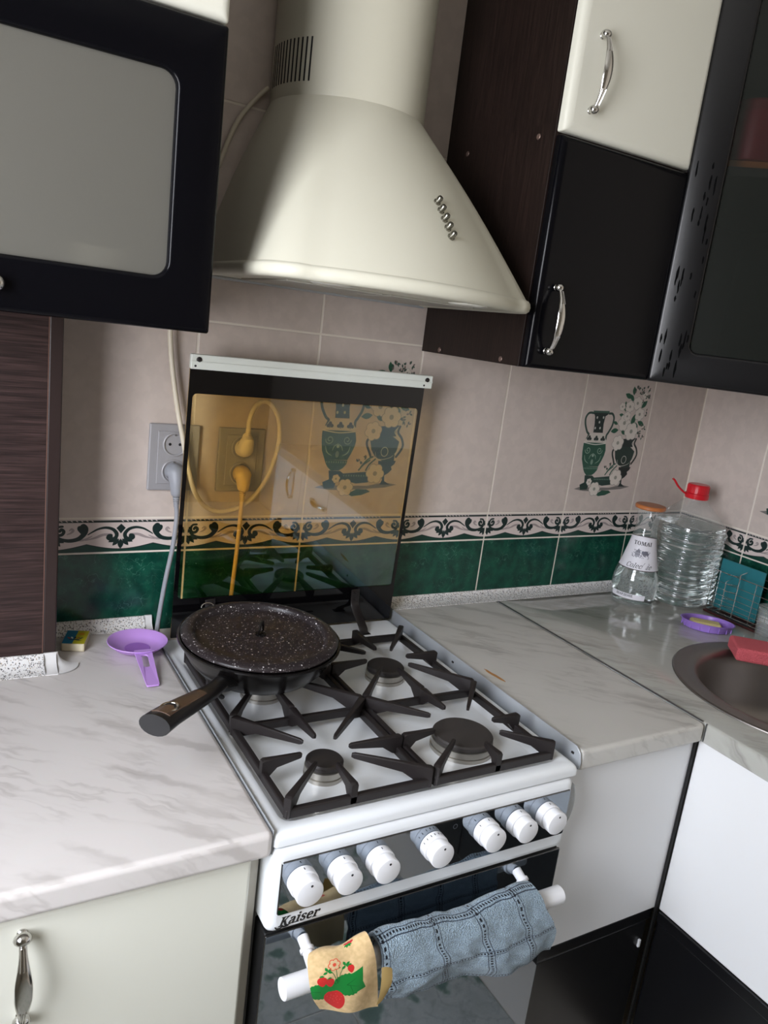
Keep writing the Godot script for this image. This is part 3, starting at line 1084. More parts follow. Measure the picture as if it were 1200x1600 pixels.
func build_cabinets() -> void:
	var Z := 0.338
	# tall wall cupboard between hood and corner
	var c := thing("wall_cabinet", "narrow wall cupboard with dark wood side, white door over a black door, beside the hood", "cabinet", Vector3(0.227, 1.4496, 0))
	var yT := 2.62
	part(c, "side_panel", span(0.0642, 0.0802, 1.4496, yT, 0.001, Z - 0.002, 0.001), M.wood_side).set_meta("label", "dark brown wood side panel with pale screw caps")
	part(c, "carcass", span(0.081, 0.388, 1.4510, yT, 0.001, Z - 0.003, 0.001), M.wood_edge)
	var d1 := part(c, "door", door_mb(0.322, 0.394, 0.020, 0.012), M.black, false, Transform3D(Basis.IDENTITY, Vector3(0.0666 + 0.1610 - c.position.x, 1.4500 + 0.197 - c.position.y, Z)))
	d1.set_meta("label", "black lower door")
	var d2 := part(c, "door", door_mb(0.322, 0.764, 0.020, 0.014), M.white_door, false, Transform3D(Basis.IDENTITY, Vector3(0.0666 + 0.1610 - c.position.x, 1.8490 + 0.382 - c.position.y, Z)))
	d2.set_meta("label", "white upper door")
	bow_handle(d1, Transform3D(Basis.IDENTITY, Vector3(0.1040 - 0.2276, 1.5390 - 1.647, 0.020)))
	bow_handle(d2, Transform3D(Basis.IDENTITY, Vector3(0.1130 - 0.2276, 1.9470 - 2.231, 0.020)), 0.116)
	for p in [[1.8465, 0.292], [1.8440, 0.076], [1.4575, 0.070], [1.4580, 0.281]]:
		var s := MB.new()
		s.xf = Transform3D(Basis(Vector3.BACK, PI / 2), Vector3(0.0642, p[0], p[1]))
		s.lathe([Vector2(0.0001, 0.0010), Vector2(0.0042, 0.0010), Vector2(0.0052, 0.0)], 14)
		s.box(Vector3(0, 0.0011, 0), Vector3(0.005, 0.0006, 0.0014), 0.0001)
		part(c, "screw_cap", s, mt(g8(120, 100, 92), 0.4, 0.5))
	# corner cupboard with a glass door set across the corner
	var k := thing("corner_cabinet", "black framed corner cupboard with dark glass door above the sink counter", "cabinet", Vector3(0.70, 1.4496, 0.3))
	var body := MB.new()
	var cx := 0.3905
	var pl5 := PackedVector2Array([Vector2(cx, -0.002), Vector2(cx, -0.335), Vector2(cx + 0.300, -0.635), Vector2(RX - 0.002, -0.635), Vector2(RX - 0.002, -0.002)])
	for y in [1.4500, 1.8480, yT - 0.016]:
		body.xf = Transform3D(Basis(Vector3.RIGHT, -PI / 2), Vector3(0, y, 0))
		body.prism(pl5, 0.0, 0.016)
	body.xf = Transform3D.IDENTITY
	body.box(Vector3(RX - 0.010, 2.04, 0.318), Vector3(0.014, yT - 1.45 - 0.01, 0.62), 0.001)
	body.box(Vector3(0.708, 2.04, 0.010), Vector3(0.62, yT - 1.45 - 0.01, 0.014), 0.001)
	body.box(Vector3(cx + 0.006, 2.04, 0.165), Vector3(0.010, yT - 1.45 - 0.01, 0.31), 0.001)
	body.box(Vector3(0.86, 2.04, 0.627), Vector3(0.32, yT - 1.45 - 0.01, 0.014), 0.001)
	part(k, "carcass", body, mt(g8(58, 54, 50), 0.6))
	var B := Basis(Vector3.UP, PI / 4 + PI)
	B = Basis(Vector3.UP, -PI / 4)
	var dw := 0.418
	var mid := Vector3(cx + 0.150, 1.4500 + 0.578, 0.342 + 0.150) + Vector3(-1, 0, 1).normalized() * 0.001
	var fr := part(k, "door_frame", frame_mb(dw, 1.156, 0.020, dw - 0.136, 1.156 - 0.128, 0.016), M.black_soft, false, Transform3D(B, mid - k.position))
	fr.set_meta("label", "black door frame with worn edges")
	var worn := mt(g8(7, 7, 8), 0.7, 0.0, 0.15)
	var rng := RandomNumberGenerator.new()
	rng.seed = 4
	for i in 34:
		var px := -0.198 + rng.randf() * 0.05
		var py := -0.565 + pow(rng.randf(), 1.3) * 0.40
		var o := PackedVector2Array()
		var l := rng.randf_range(0.006, 0.020)
		for q in 10:
			var a := TAU * q / 10.0
			o.append(Vector2(px + cos(a) * rng.randf_range(0.0010, 0.0026), py + sin(a) * l))
		var smear := MB.new()
		smear.prism(o, 0.0200, 0.0203)
		part(fr, "wear_mark", smear, worn, false)
	var pane := mt(Color(0.12, 0.135, 0.12, 0.50), 0.30, 0.0, 0.5)
	pane.transparency = BaseMaterial3D.TRANSPARENCY_ALPHA
	part(fr, "pane", boxm(Vector3(0, 0, 0.008), Vector3(dw - 0.130, 1.156 - 0.122, 0.004), 0.0005), pane, false)
	part(k, "shelf", _prism_y(PackedVector2Array([Vector2(cx + 0.02, -0.02), Vector2(cx + 0.02, -0.30), Vector2(cx + 0.295, -0.575), Vector2(RX - 0.02, -0.575), Vector2(RX - 0.02, -0.02)]), 1.866, 1.884), mt(g8(244, 156, 84), 0.5)).set_meta("label", "orange brown shelf behind the glass")
	var tin := thing("storage_tin", "blurred red container on the shelf behind the corner cupboard glass", "container", Vector3(0.530, 1.8845, 0.370))
	var tb := MB.new()
	tb.lathe([Vector2(0.0001, 0), Vector2(0.05, 0), Vector2(0.052, 0.004), Vector2(0.052, 0.09)], 24)
	part(tin, "body", tb, mt(g8(190, 24, 60), 0.4), false)
	var tl := MB.new()
	tl.lathe([Vector2(0.0535, 0.088), Vector2(0.0535, 0.104), Vector2(0.05, 0.108), Vector2(0.0001, 0.108)], 24)
	part(tin, "lid", tl, mt(g8(170, 22, 52), 0.4), false)
	# wall cupboard on the other side of the hood
	var l := thing("wall_cabinet", "black wall cupboard with frosted glass flap under a white door, over the wooden box panel", "cabinet", Vector3(-0.82, 1.4480, 0))
	var lb := MB.new()
	var x1 := -0.5205
	var x0 := -1.120
	lb.box(Vector3((x0 + x1) / 2, 1.456, Z / 2), Vector3(x1 - x0, 0.016, Z - 0.004), 0.001)
	lb.box(Vector3((x0 + x1) / 2, 1.850, Z / 2), Vector3(x1 - x0 - 0.03, 0.016, Z - 0.004), 0.001)
	lb.box(Vector3(x1 - 0.008, 2.04, Z / 2), Vector3(0.016, yT - 1.466, Z - 0.004), 0.001)
	lb.box(Vector3(x0 + 0.008, 2.04, Z / 2), Vector3(0.016, yT - 1.466, Z - 0.004), 0.001)
	lb.box(Vector3((x0 + x1) / 2, 2.04, 0.008), Vector3(x1 - x0 - 0.03, yT - 1.466, 0.010), 0.001)
	lb.box(Vector3((x0 + x1) / 2, yT - 0.008, Z / 2), Vector3(x1 - x0 - 0.03, 0.016, Z - 0.004), 0.001)
	part(l, "carcass", lb, M.wood_edge)
	var fw := 0.602
	var fh := 0.398
	var fl := part(l, "flap_door", frame_mb(fw, fh, 0.020, fw - 0.130, fh - 0.141, 0.020), M.black, false, Transform3D(Basis.IDENTITY, Vector3((x0 + x1) / 2 - l.position.x, 1.4485 + fh / 2 - l.position.y, Z)))
	fl.set_meta("label", "glossy black frame with frosted pane")
	var fp := mt(Color(0.66, 0.65, 0.61, 0.26), 0.36, 0.0, 0.5)
	fp.refraction_enabled = true
	fp.refraction_scale = 0.05
	fp.transparency = BaseMaterial3D.TRANSPARENCY_ALPHA
	part(fl, "pane", boxm(Vector3(0, -0.002, 0.009), Vector3(fw - 0.122, fh - 0.132, 0.004), 0.0005), fp, false)
	var hp := Transform3D(Basis(Vector3.BACK, PI / 2), Vector3(-0.8470 - (x0 + x1) / 2, 1.4835 - 1.4485 - fh / 2, 0.020))
	bow_handle(fl, hp)
	var ud := part(l, "door", door_mb(fw - 0.002, yT - 1.852, 0.020, 0.012), M.white_door, false, Transform3D(Basis.IDENTITY, Vector3((x0 + x1) / 2 - l.position.x, 1.8500 + (yT - 1.852) / 2 - l.position.y, Z)))
	ud.set_meta("label", "white upper door")
	# bowl seen as a pale blur through the frosted flap
	var bw := thing("cup", "pale cup, a blur low down behind the frosted cupboard flap", "cup", Vector3(-0.664, 1.4645, 0.3015))
	var bb := MB.new()
	bb.lathe([Vector2(0.0001, 0.006), Vector2(0.032, 0.006), Vector2(0.038, 0.080), Vector2(0.041, 0.081), Vector2(0.0355, 0.004), Vector2(0.030, 0.0), Vector2(0.0001, 0.0)], 24)
	part(bw, "shell", bb, M.plastic, false)


func _prism_y(poly: PackedVector2Array, y0: float, y1: float) -> MB:
	# poly in (x, -z)
	var b := MB.new()
	b.xf = Transform3D(Basis(Vector3.RIGHT, -PI / 2), Vector3.ZERO)
	b.prism(poly, y0, y1)
	return b


func build_base() -> void:
	# cupboard under the plain worktop
	var c := thing("base_cabinet", "white base cupboard with bow handle under the wide marble worktop", "cabinet", Vector3(-0.66, 0, 0.35))
	part(c, "carcass", span(-1.40, -0.4935, 0.10, 0.8110, 0.02, 0.650, 0.002), M.carcass)
	part(c, "plinth", span(-1.40, -0.4950, 0.0, 0.099, 0.05, 0.60, 0.002), M.black_soft)
	var d := part(c, "door", door_mb(0.309, 0.690, 0.020, 0.006), M.white_door, false, Transform3D(Basis.IDENTITY, Vector3(-0.6655 - c.position.x, 0.460, 0.651 - c.position.z)))
	bow_handle(d, Transform3D(Basis.IDENTITY, Vector3(-0.7820 + 0.6655, 0.7280 - 0.460, 0.020)), 0.112)
	part(c, "door", door_mb(0.560, 0.690, 0.020, 0.006), M.white_door, false, Transform3D(Basis.IDENTITY, Vector3(-1.103 - c.position.x, 0.460, 0.651 - c.position.z)))
	# panel beside the stove
	var r := thing("base_cabinet", "narrow white base panel over black door, between stove and sink cupboard", "cabinet", Vector3(0.21, 0, 0.35))
	part(r, "carcass", span(0.052, 0.352, 0.10, 0.8170, 0.02, 0.630, 0.002), M.carcass)
	part(r, "plinth", span(0.052, 0.352, 0.0, 0.099, 0.05, 0.58, 0.002), M.black_soft)
	part(r, "front_panel", span(0.0525, 0.3690, 0.4400, 0.8165, 0.6310, 0.6510, 0.0015), M.white_front)
	part(r, "rail", span(0.0525, 0.3690, 0.4110, 0.4385, 0.6310, 0.6490, 0.005, 2), M.black_soft)
	var bd := part(r, "door", span(0.0525, 0.3600, 0.102, 0.4095, 0.6310, 0.6470, 0.003), M.black_soft)
	bd.set_meta("label", "black lower door")
	part(r, "door_clip", span(0.344, 0.350, 0.352, 0.370, 0.6470, 0.6520, 0.0015), M.plastic)
	# sink cupboard along the next wall
	var s := thing("sink_cabinet", "white fronted sink cupboard with black lower drawers along the tiled side wall", "cabinet", Vector3(0.70, 0, 0.85))
	var zs := 0.6572
	part(s, "corner_strip", span(0.3655, 0.3740, 0.102, 0.8165, 0.6515, 0.6560, 0.001), M.dark)
	part(s, "carcass", span(0.392, RX - 0.002, 0.10, 0.665, 0.70, 1.60, 0.002), M.carcass)
	part(s, "plinth", span(0.42, RX - 0.002, 0.0, 0.099, 0.70, 1.60, 0.002), M.black_soft)
	part(s, "end_panel", span(0.3720, RX - 0.002, 0.0, 0.8165, 1.602, 1.618, 0.002), M.white_front)
	for z in [[zs, 1.10], [1.103, 1.35], [1.353, 1.60]]:
		var p := part(s, "front_panel", span(0.3720, 0.3910, 0.4400, 0.8165, z[0], z[1], 0.003), M.white_front)
		part(s, "rail", span(0.3700, 0.3890, 0.4110, 0.4385, z[0], z[1], 0.005, 2), M.black_soft)
		part(s, "drawer", span(0.3760, 0.3910, 0.102, 0.4095, z[0], z[1], 0.003), M.black_soft)
		if z[0] > 1.0:
			var at := Vector3(0.3720, 0.745, 1.16 if z[0] < 1.2 else 1.42)
			var hb := Basis(Vector3.UP, -PI / 2)
			if z[0] < 1.2:
				hb = hb * Basis(Vector3.BACK, PI / 2)
			bow_handle(p, Transform3D(hb, at))


func build_worktops() -> void:
	var T := 0.038
	var a := thing("worktop", "wide pale marbled worktop with rounded front edge, carrying the violet spoon rest", "worktop", Vector3(-0.95, 0.812, 0.34))
	var b := MB.new()
	b.box(Vector3(-0.9457, 0.850 - T / 2, 0.3440), Vector3(0.9086, T, 0.6840), 0.009, 4)
	part(a, "slab", b, M.marble)
	part(a, "end_strip", span(-0.4912, -0.4902, 0.8135, 0.8496, 0.004, 0.6800, 0.0004), M.alu).set_meta("label", "thin metal edge strip")
	var r := thing("worktop", "small grey marbled worktop between the stove and the metal joint strip", "worktop", Vector3(0.205, 0.8186, 0.34))
	b = MB.new()
	b.box(Vector3(0.2056, 0.8566 - T / 2, 0.3370), Vector3(0.3096, T, 0.6700), 0.008, 4)
	part(r, "slab", b, M.marble2)
	var es := MB.new()
	es.xf = Transform3D(Basis(Vector3.UP, -PI / 2), Vector3(0.0506, 0, 0))
	var pr := PackedVector2Array([Vector2(0.006, 0.8200), Vector2(0.664, 0.8200), Vector2(0.6730, 0.826), Vector2(0.6740, 0.838), Vector2(0.6705, 0.8530), Vector2(0.660, 0.8612), Vector2(0.006, 0.8612)])
	es.prism(pr, 0.0, 0.0022, 0.0004)
	part(r, "end_strip", es, M.alu).set_meta("label", "grey metal end strip beside the stove")
	for p in [0.30, 0.655]:
		part(r, "screw", span(0.0464, 0.0486, 0.8445, 0.8485, p - 0.003, p + 0.003, 0.0008), M.iron)
	var js := MB.new()
	js.box(Vector3(0.3620, 0.8572, 0.3430), Vector3(0.0045, 0.0016, 0.640), 0.0005)
	js.box(Vector3(0.3612, 0.8390, 0.6722), Vector3(0.0022, 0.036, 0.0016), 0.0003)
	part(r, "joint_strip", js, mt(g8(120, 122, 124), 0.3, 0.9))
	var st := MB.new()
	var o := PackedVector2Array()
	var rng := RandomNumberGenerator.new()
	rng.seed = 9
	for i in 16:
		var t := TAU * i / 16.0
		var q := Vector2(cos(t) * 0.0042, sin(t) * 0.030).rotated(0.11) * rng.randf_range(0.75, 1.15)
		o.append(Vector2(0.082, -0.392) + q)
	part(r, "scorch_mark", _prism_y(o, 0.85665, 0.8569), mt(g8(176, 126, 72), 0.6)).set_meta("label", "brown stain by the metal edge")
	# sink counter with a round hole
	var s := thing("worktop", "glossy grey marbled counter along the side wall with a round sink let in", "worktop", Vector3(0.695, 0.8186, 0.81))
	b = MB.new()
	var c := Vector2(0.699, 0.649)
	var x0 := 0.3634
	var x1 := RX - 0.001
	var z0 := 0.002
	var z1 := 1.622
	var angs := []
	for i in 96:
		angs.append(TAU * i / 96.0)
	for q in [Vector2(x0, z0), Vector2(x1, z0), Vector2(x1, z1), Vector2(x0, z1)]:
		angs.append(fposmod((q - c).angle(), TAU))
	angs.sort()
	var loop := func(y: float, ins: float, hole: float) -> PackedVector3Array:
		var o2 := PackedVector3Array()
		for an in angs:
			var d := Vector2.from_angle(an)
			if hole > 0.0:
				o2.append(Vector3(c.x + d.x * hole, y, c.y + d.y * hole))
			else:
				var k := 1e9
				if d.x > 1e-6: k = minf(k, (x1 - ins - c.x) / d.x)
				if d.x < -1e-6: k = minf(k, (x0 + ins - c.x) / d.x)
				if d.y > 1e-6: k = minf(k, (z1 - ins - c.y) / d.y)
				if d.y < -1e-6: k = minf(k, (z0 + ins - c.y) / d.y)
				o2.append(Vector3(c.x + d.x * k, y, c.y + d.y * k))
		return o2
	var yt := 0.8564
	var L := [loop.call(yt - T, 0, 0.238), loop.call(yt, 0, 0.238), loop.call(yt, 0.006, 0.0), loop.call(yt - 0.0018, 0.0018, 0.0), loop.call(yt - 0.006, 0.0, 0.0), loop.call(yt - T, 0.0, 0.0), loop.call(yt - T, 0, 0.238)]
	b.grid(L, true, 50)
	part(s, "slab", b, M.marble_gloss)


func cove(called_label: String, ax: Vector3, p0: Vector3, length: float, out: Vector3, hgt: float, dep: float, ends: Array) -> void:
	# concave strip from p0 along ax, spreading towards out
	var o := thing("cove_strip", called_label, "skirting strip", p0, "speckled cove strips at the back of the worktops")
	var prof := []
	for i in 9:
		var a := PI * 0.5 * i / 8.0
		prof.append(Vector2(dep - (dep - 0.003) * sin(a), hgt - (hgt - 0.002) * cos(a)))
	prof.append(Vector2(0.0005, hgt))
	prof.append(Vector2(0.0005, 0.0003))
	prof.append(Vector2(dep, 0.0003))
	var mk := func(f0: float, f1: float, grow: float) -> MB:
		var b := MB.new()
		var rows := []
		for f in [f0, f1]:
			var row := PackedVector3Array()
			for q in prof:
				row.append(p0 + ax * f + out * (q.x * (1 + grow)) + Vector3.UP * (q.y * (1 + grow)))
			rows.append(row)
		b.grid(rows, true, 40)
		b.cap(rows[0], -ax)
		b.cap(rows[1], ax)
		return b
	var e0 := 0.014 if ends.has(0) else 0.0
	var e1 := 0.014 if ends.has(1) else 0.0
	part(o, "strip", mk.call(e0, length - e1, 0.0), M.speckle)
	if e0 > 0.0:
		part(o, "end_cap", mk.call(0.0, e0, 0.04), M.cove_end)
	if ends.has(2):
		# rounded outer corner piece
		var q := MB.new()
		q.xf = Transform3D(Basis.IDENTITY, p0 + ax * length)
		q.lathe(prof.map(func(r): return Vector2(r.x * 1.03, r.y * 1.04)), 14, 40, 0.0, PI * 0.5)
		part(o, "end_cap", q, M.cove_end)
		part(o, "end_cap", mk.call(length - 0.020, length, 0.035), M.cove_end)
	if e1 > 0.0:
		part(o, "end_cap", mk.call(length - e1, length, 0.04), M.cove_end)


func build_coves() -> void:
	var Z := Vector3(0, 0, 1)
	var X := Vector3(1, 0, 0)
	cove("speckled cove strip behind the matchbox, at the foot of the green tiles", X, Vector3(-0.672, 0.8502, 0.0004), 0.182, Z, 0.0245, 0.019, [1])
	cove("speckled cove strip with white end cap along the foot of the brown wooden panel", X, Vector3(-1.19, 0.8502, 0.1365), 0.506, Z, 0.0255, 0.036, [2])
	cove("long speckled cove strip behind the carafe, from stove to corner", X, Vector3(0.0540, 0.8570, 0.0004), RX - 0.056, Z, 0.0180, 0.040, [])
	cove("speckled cove strip behind the dish rack, along the side wall", Z, Vector3(RX - 0.0004, 0.8568, 0.045), 1.5, -X, 0.0180, 0.035, [])
	# boxed-in pipe
	var p := thing("pipe_box", "dark brown wooden box panel with sideways grain, standing on the worktop under the frosted cupboard", "panel", Vector3(-0.93, 0.8502, 0.07))
	part(p, "board", span(-1.19, -0.7060, 0.8505, 1.4470, 0.002, 0.1355, 0.001, 1, true), M.wood)
	part(p, "edge_strip", span(-0.7055, -0.6840, 0.8505, 1.4470, 0.002, 0.1360, 0.003, 2), M.wood_edge)
	part(p, "worn_edge", span(-0.7062, -0.7050, 0.8760, 1.4460, 0.1352, 0.1362, 0.0003), mt(g8(120, 88, 76), 0.7))

# ---------------------------------------------------------------- stove
const SX := -0.2265

func flat(loop: PackedVector3Array) -> PackedVector3Array:
	# a loop drawn in x, y, z(height) laid into the horizontal plane: y becomes z
	var o := PackedVector3Array()
	for p in loop:
		o.append(Vector3(p.x, p.z, p.y))
	return o


func build_stove() -> void:
	var s := thing("gas_stove", "white gas stove with four burners, seven white knobs and raised glass lid", "stove", Vector3(SX, 0, 0.36))
	part(s, "body", span(-0.4860, 0.0320, 0.03, 0.8220, 0.056, 0.6380, 0.004), M.enamel)
	# hob tray with a raised rim and a ledge at the back
	var b := MB.new()
	var zc := 0.3680
	var L := []
	L.append(flat(rr(0.526, 0.632, 0.006, 0.8245, 4, Vector2(SX, zc))))
	L.append(flat(rr(0.526, 0.632, 0.006, 0.8330, 4, Vector2(SX, zc))))
	for i in 5:
		var a := PI * 0.5 * (i + 1) / 5.0
		var k := 0.011 * (1 - cos(a))
		L.append(flat(rr(0.526 - 2 * k, 0.632 - 2 * k, 0.007, 0.8330 + 0.0105 * sin(a), 4, Vector2(SX, zc))))
	var c2 := Vector2(SX - 0.0025, 0.4110)
	L.append(flat(rr(0.486, 0.504, 0.018, 0.8435, 4, c2)))
	L.append(flat(rr(0.480, 0.498, 0.016, 0.8415, 4, c2)))
	L.append(flat(rr(0.466, 0.484, 0.016, 0.8345, 4, c2)))
	L.append(flat(rr(0.440, 0.458, 0.030, 0.8325, 4, c2)))
	b.grid(L, true, 40)
	b.cap(L[L.size() - 1], Vector3.UP)
	var hob := part(s, "hob", b, M.enamel)
	for x in [-0.355, -0.160]:
		part(hob, "slot", span(x - 0.034, x + 0.034, 0.8434, 0.8439, 0.1230, 0.1280, 0.0002), M.dark)
	for x in [-0.0630, -0.3900]:
		part(hob, "slot", span(x - 0.014, x + 0.014, 0.8434, 0.8439, 0.1130, 0.1270, 0.0002), M.dark)
	# burners
	for q in [[-0.3654, 0.5633, 0.0285, 0.0290], [-0.1136, 0.5633, 0.0505, 0.0510], [-0.1136, 0.3025, 0.0360, 0.0365], [-0.3654, 0.3025, 0.0360, 0.0365]]:
		var bn := MB.new()
		var rc: float = q[3]
		bn.lathe([Vector2(rc + 0.0012, 0.8327), Vector2(rc + 0.0012, 0.8385), Vector2(rc - 0.0010, 0.8395), Vector2(rc - 0.0010, 0.8405), Vector2(rc + 0.0008, 0.8410), Vector2(rc + 0.0004, 0.8500), Vector2(rc - 0.004, 0.8512), Vector2(0.0001, 0.8512)], 40)
		var o := part(s, "burner", bn, mt(g8(176, 172, 164), 0.34, 0.85), false, Transform3D(Basis.IDENTITY, Vector3(q[0] - s.position.x, 0, q[1] - s.position.z)))
		var cp := MB.new()
		var r: float = q[2]
		cp.lathe([Vector2(r - 0.003, 0.8512), Vector2(r, 0.8525), Vector2(r, 0.8580), Vector2(r - 0.0025, 0.8606), Vector2(r * 0.5, 0.8611), Vector2(0.0001, 0.8608)], 40)
		part(o, "cap", cp, mt(g8(62, 58, 56) if q[2] > 0.045 else g8(44, 40, 39), 0.5, 0.2), false)
	# control panel
	var pb := MB.new()
	var P := []
	for q in [[0.0, 0.640], [0.0, 0.676]]:
		P.append(rr(0.5200, 0.1290, 0.010, q[1], 5, Vector2(-0.2305, 0.7585)))
	for i in 4:
		var a := PI * 0.5 * (i + 1) / 4.0
		var k := 0.012 * (1 - cos(a))
		P.append(rr(0.5200 - 2 * k, 0.1290 - 2 * k, 0.010, 0.676 + 0.0135 * sin(a), 5, Vector2(-0.2305, 0.7585)))
	pb.grid(P, true, 45)
	pb.cap(P[P.size() - 1], Vector3(0, 0, 1))
	var pan := part(s, "control_panel", pb, M.enamel)
	var gp := MB.new()
	gp.grid([rr(0.5005, 0.0815, 0.004, 0.6890, 4, Vector2(-0.2290, 0.7650)), rr(0.5005, 0.0815, 0.004, 0.6905, 4, Vector2(-0.2290, 0.7650)), rr(0.4990, 0.0800, 0.004, 0.6912, 4, Vector2(-0.2290, 0.7650))], true, 60)
	gp.cap(rr(0.4990, 0.0800, 0.004, 0.6912, 4, Vector2(-0.2290, 0.7650)), Vector3(0, 0, 1))
	part(pan, "glass_strip", gp, M.glass_black)
	part(pan, "mirror_coating", span(-0.4780, 0.0200, 0.7255, 0.8045, 0.6914, 0.6916, 0.0001), M.coating)
	var sc := 0.0195
	var word := letters("Kaiser", "Droid Serif", true, func(p: Vector2, z: float) -> Vector3: return Vector3(-0.4440 + p.x * sc * 0.92 + p.y * sc * 0.34, 0.7120 + p.y * sc, 0.6894 + z * 0.0007))
	var sw := MB.new()
	sw.tube(arc_path([Vector3(-0.4680, 0.7062, 0.6898), Vector3(-0.4720, 0.7030, 0.6898), Vector3(-0.4770, 0.7030, 0.6898), Vector3(-0.4795, 0.7060, 0.6898)], 5), 0.0009, 6)
	sw.tube(arc_path([Vector3(-0.4600, 0.7048, 0.6898), Vector3(-0.4655, 0.7035, 0.6898), Vector3(-0.4700, 0.7050, 0.6898)], 5), 0.0010, 6)
	for i in sw.v.size():
		word.v.append(sw.v[i])
		word.n.append(sw.n[i])
		word.t.append(sw.t[i])
	part(pan, "lettering", word, M.ink)
	# printed symbols above the knobs
	for x in [-0.205, -0.178]:
		var sy := MB.new()
		sy.xf = Transform3D(Basis(Vector3.RIGHT, PI / 2), Vector3(x, 0.793, 0.6912))
		sy.lathe([Vector2(0.0032, 0), Vector2(0.0036, 0.0003), Vector2(0.0040, 0)], 20)
		part(pan, "printed_symbol", sy, mt(g8(84, 86, 92), 0.5))
	# knobs
	var kx := [-0.4500, -0.3920, -0.3335, -0.2440, -0.1490, -0.0870, -0.0280]
	for i in 7:
		var turn := Basis(Vector3.RIGHT, PI / 2)
		var kb := MB.new()
		kb.xf = Transform3D(turn, Vector3.ZERO)
		kb.lathe([Vector2(0.0190, 0.0), Vector2(0.0205, 0.001), Vector2(0.0205, 0.0130), Vector2(0.0195, 0.0142), Vector2(0.0172, 0.0144), Vector2(0.0172, 0.0158), Vector2(0.0188, 0.0160), Vector2(0.0192, 0.0290), Vector2(0.0186, 0.0304), Vector2(0.0170, 0.0310), Vector2(0.0001, 0.0312)], 36)
		var kn := part(s, "knob", kb, M.plastic, false, Transform3D(Basis.IDENTITY, Vector3(kx[i] - s.position.x, 0.7745, 0.6912 - s.position.z)))
		var dot := MB.new()
		dot.xf = Transform3D(turn, Vector3(0.0012, 0.0118, 0.0306))
		dot.lathe([Vector2(0.0018, 0), Vector2(0.0017, 0.0007), Vector2(0.0001, 0.0007)], 14)
		part(kn, "pointer_dot", dot, M.ink, false)
		var tk := MB.new()
		var marks := [0.0] if i != 3 else [-1.1, -0.75, -0.4, -0.1, 0.2, 0.5]
		if i == 4:
			marks = [-0.8, 0.0]
		for m in marks:
			tk.xf = Transform3D(Basis(Vector3.BACK, -m), Vector3.ZERO)
			tk.box(Vector3(0.0, 0.0205, 0.0070), Vector3(0.0011, 0.0006, 0.0036), 0.0001)
		part(kn, "dial_mark", tk, M.ink, false)
	# oven door and lower drawer
	var od := part(s, "oven_door", span(-0.4880, 0.0310, 0.2050, 0.6880, 0.6400, 0.6780, 0.003), M.dark)
	part(od, "glass_front", span(-0.4885, 0.0315, 0.2050, 0.6880, 0.6785, 0.6830, 0.0016), M.glass_black)
	part(od, "mirror_coating", span(-0.4880, 0.0310, 0.2055, 0.6875, 0.6833, 0.6836, 0.0001), M.coating)
	var hb := MB.new()
	var rb := 0.0142
	hb.xf = Transform3D(Basis(Vector3.BACK, PI / 2), Vector3(SX - 0.0155, 0.6468, 0.7312))
	hb.lathe([Vector2(0.0001, -0.2390), Vector2(rb - 0.0012, -0.2390), Vector2(rb, -0.2378), Vector2(rb, 0.2378), Vector2(rb - 0.0012, 0.2390), Vector2(0.0001, 0.2390)], 32)
	part(od, "handle_bar", hb, M.plastic)
	for x in [-0.4330, -0.0580]:
		var br := MB.new()
		br.tube([Vector3(x, 0.6700, 0.6825), Vector3(x, 0.6640, 0.7000), Vector3(x, 0.6560, 0.7160), Vector3(x, 0.6490, 0.7270)], [0.0080, 0.0075, 0.0075, 0.0075], 16)
		br.tube([Vector3(x, 0.6648, 0.6975), Vector3(x, 0.6628, 0.7022)], 0.0100, 18)
		part(od, "handle_bracket", br, M.plastic)
	part(s, "drawer_front", span(-0.4880, 0.0310, 0.0500, 0.2000, 0.6400, 0.6820, 0.003), M.glass_black)
	for x in [-0.46, 0.01]:
		for z in [0.10, 0.60]:
			var ft := MB.new()
			ft.lathe([Vector2(0.0001, 0.0), Vector2(0.02, 0.0), Vector2(0.02, 0.006), Vector2(0.012, 0.01), Vector2(0.012, 0.0295)], 16)
			part(s, "foot", ft, M.dark, false, Transform3D(Basis.IDENTITY, Vector3(x - s.position.x, 0, z - s.position.z)))
	# loose clear strip curling out beside the panel
	var cs := MB.new()
	var cu := []
	for i in 13:
		var f := i / 12.0
		cu.append(Vector3(0.0330 + 0.0105 * sin(PI * f), 0.8080 - 0.088 * f, 0.6780 - 0.006 * f))
	cs.tube(cu, Vector2(0.0009, 0.0075), 8, true, Vector3(0, 0, 1))
	var clear := mt(Color(0.75, 0.76, 0.76, 0.45), 0.12, 0.0, 0.6)
	clear.transparency = BaseMaterial3D.TRANSPARENCY_ALPHA
	part(s, "edge_strip", cs, clear)
	# raised glass lid, leaning a little towards the room
	var lid := Node3D.new()
	lid.name = "glass_lid"
	s.add_child(lid, true)
	lid.transform = Transform3D(Basis(Vector3.RIGHT, deg_to_rad(2.1)), Vector3(-0.2143, 0.8455, 0.0560) - s.position)
	var w := 0.5005
	var h := 0.5310
	var gm := mt(Color(1.0, 0.89, 0.64, 0.0), 0.0, 0.0, 0.35)
	gm.transparency = BaseMaterial3D.TRANSPARENCY_ALPHA
	gm.refraction_enabled = true
	gm.refraction_scale = 0.025
	part(lid, "pane", boxm(Vector3(0, h / 2, -0.002), Vector3(w, h, 0.004), 0.001), gm, false)
	part(lid, "mirror_coating", boxm(Vector3(0, 0.2845, 0.0006), Vector3(w - 0.018, 0.400, 0.0004), 0.0001), M.lid_coating, false)
	var fr := MB.new()
	var oc := Vector2(0, (0.083 + 0.486) / 2)
	var ow := w - 0.016
	var oh := 0.486 - 0.083
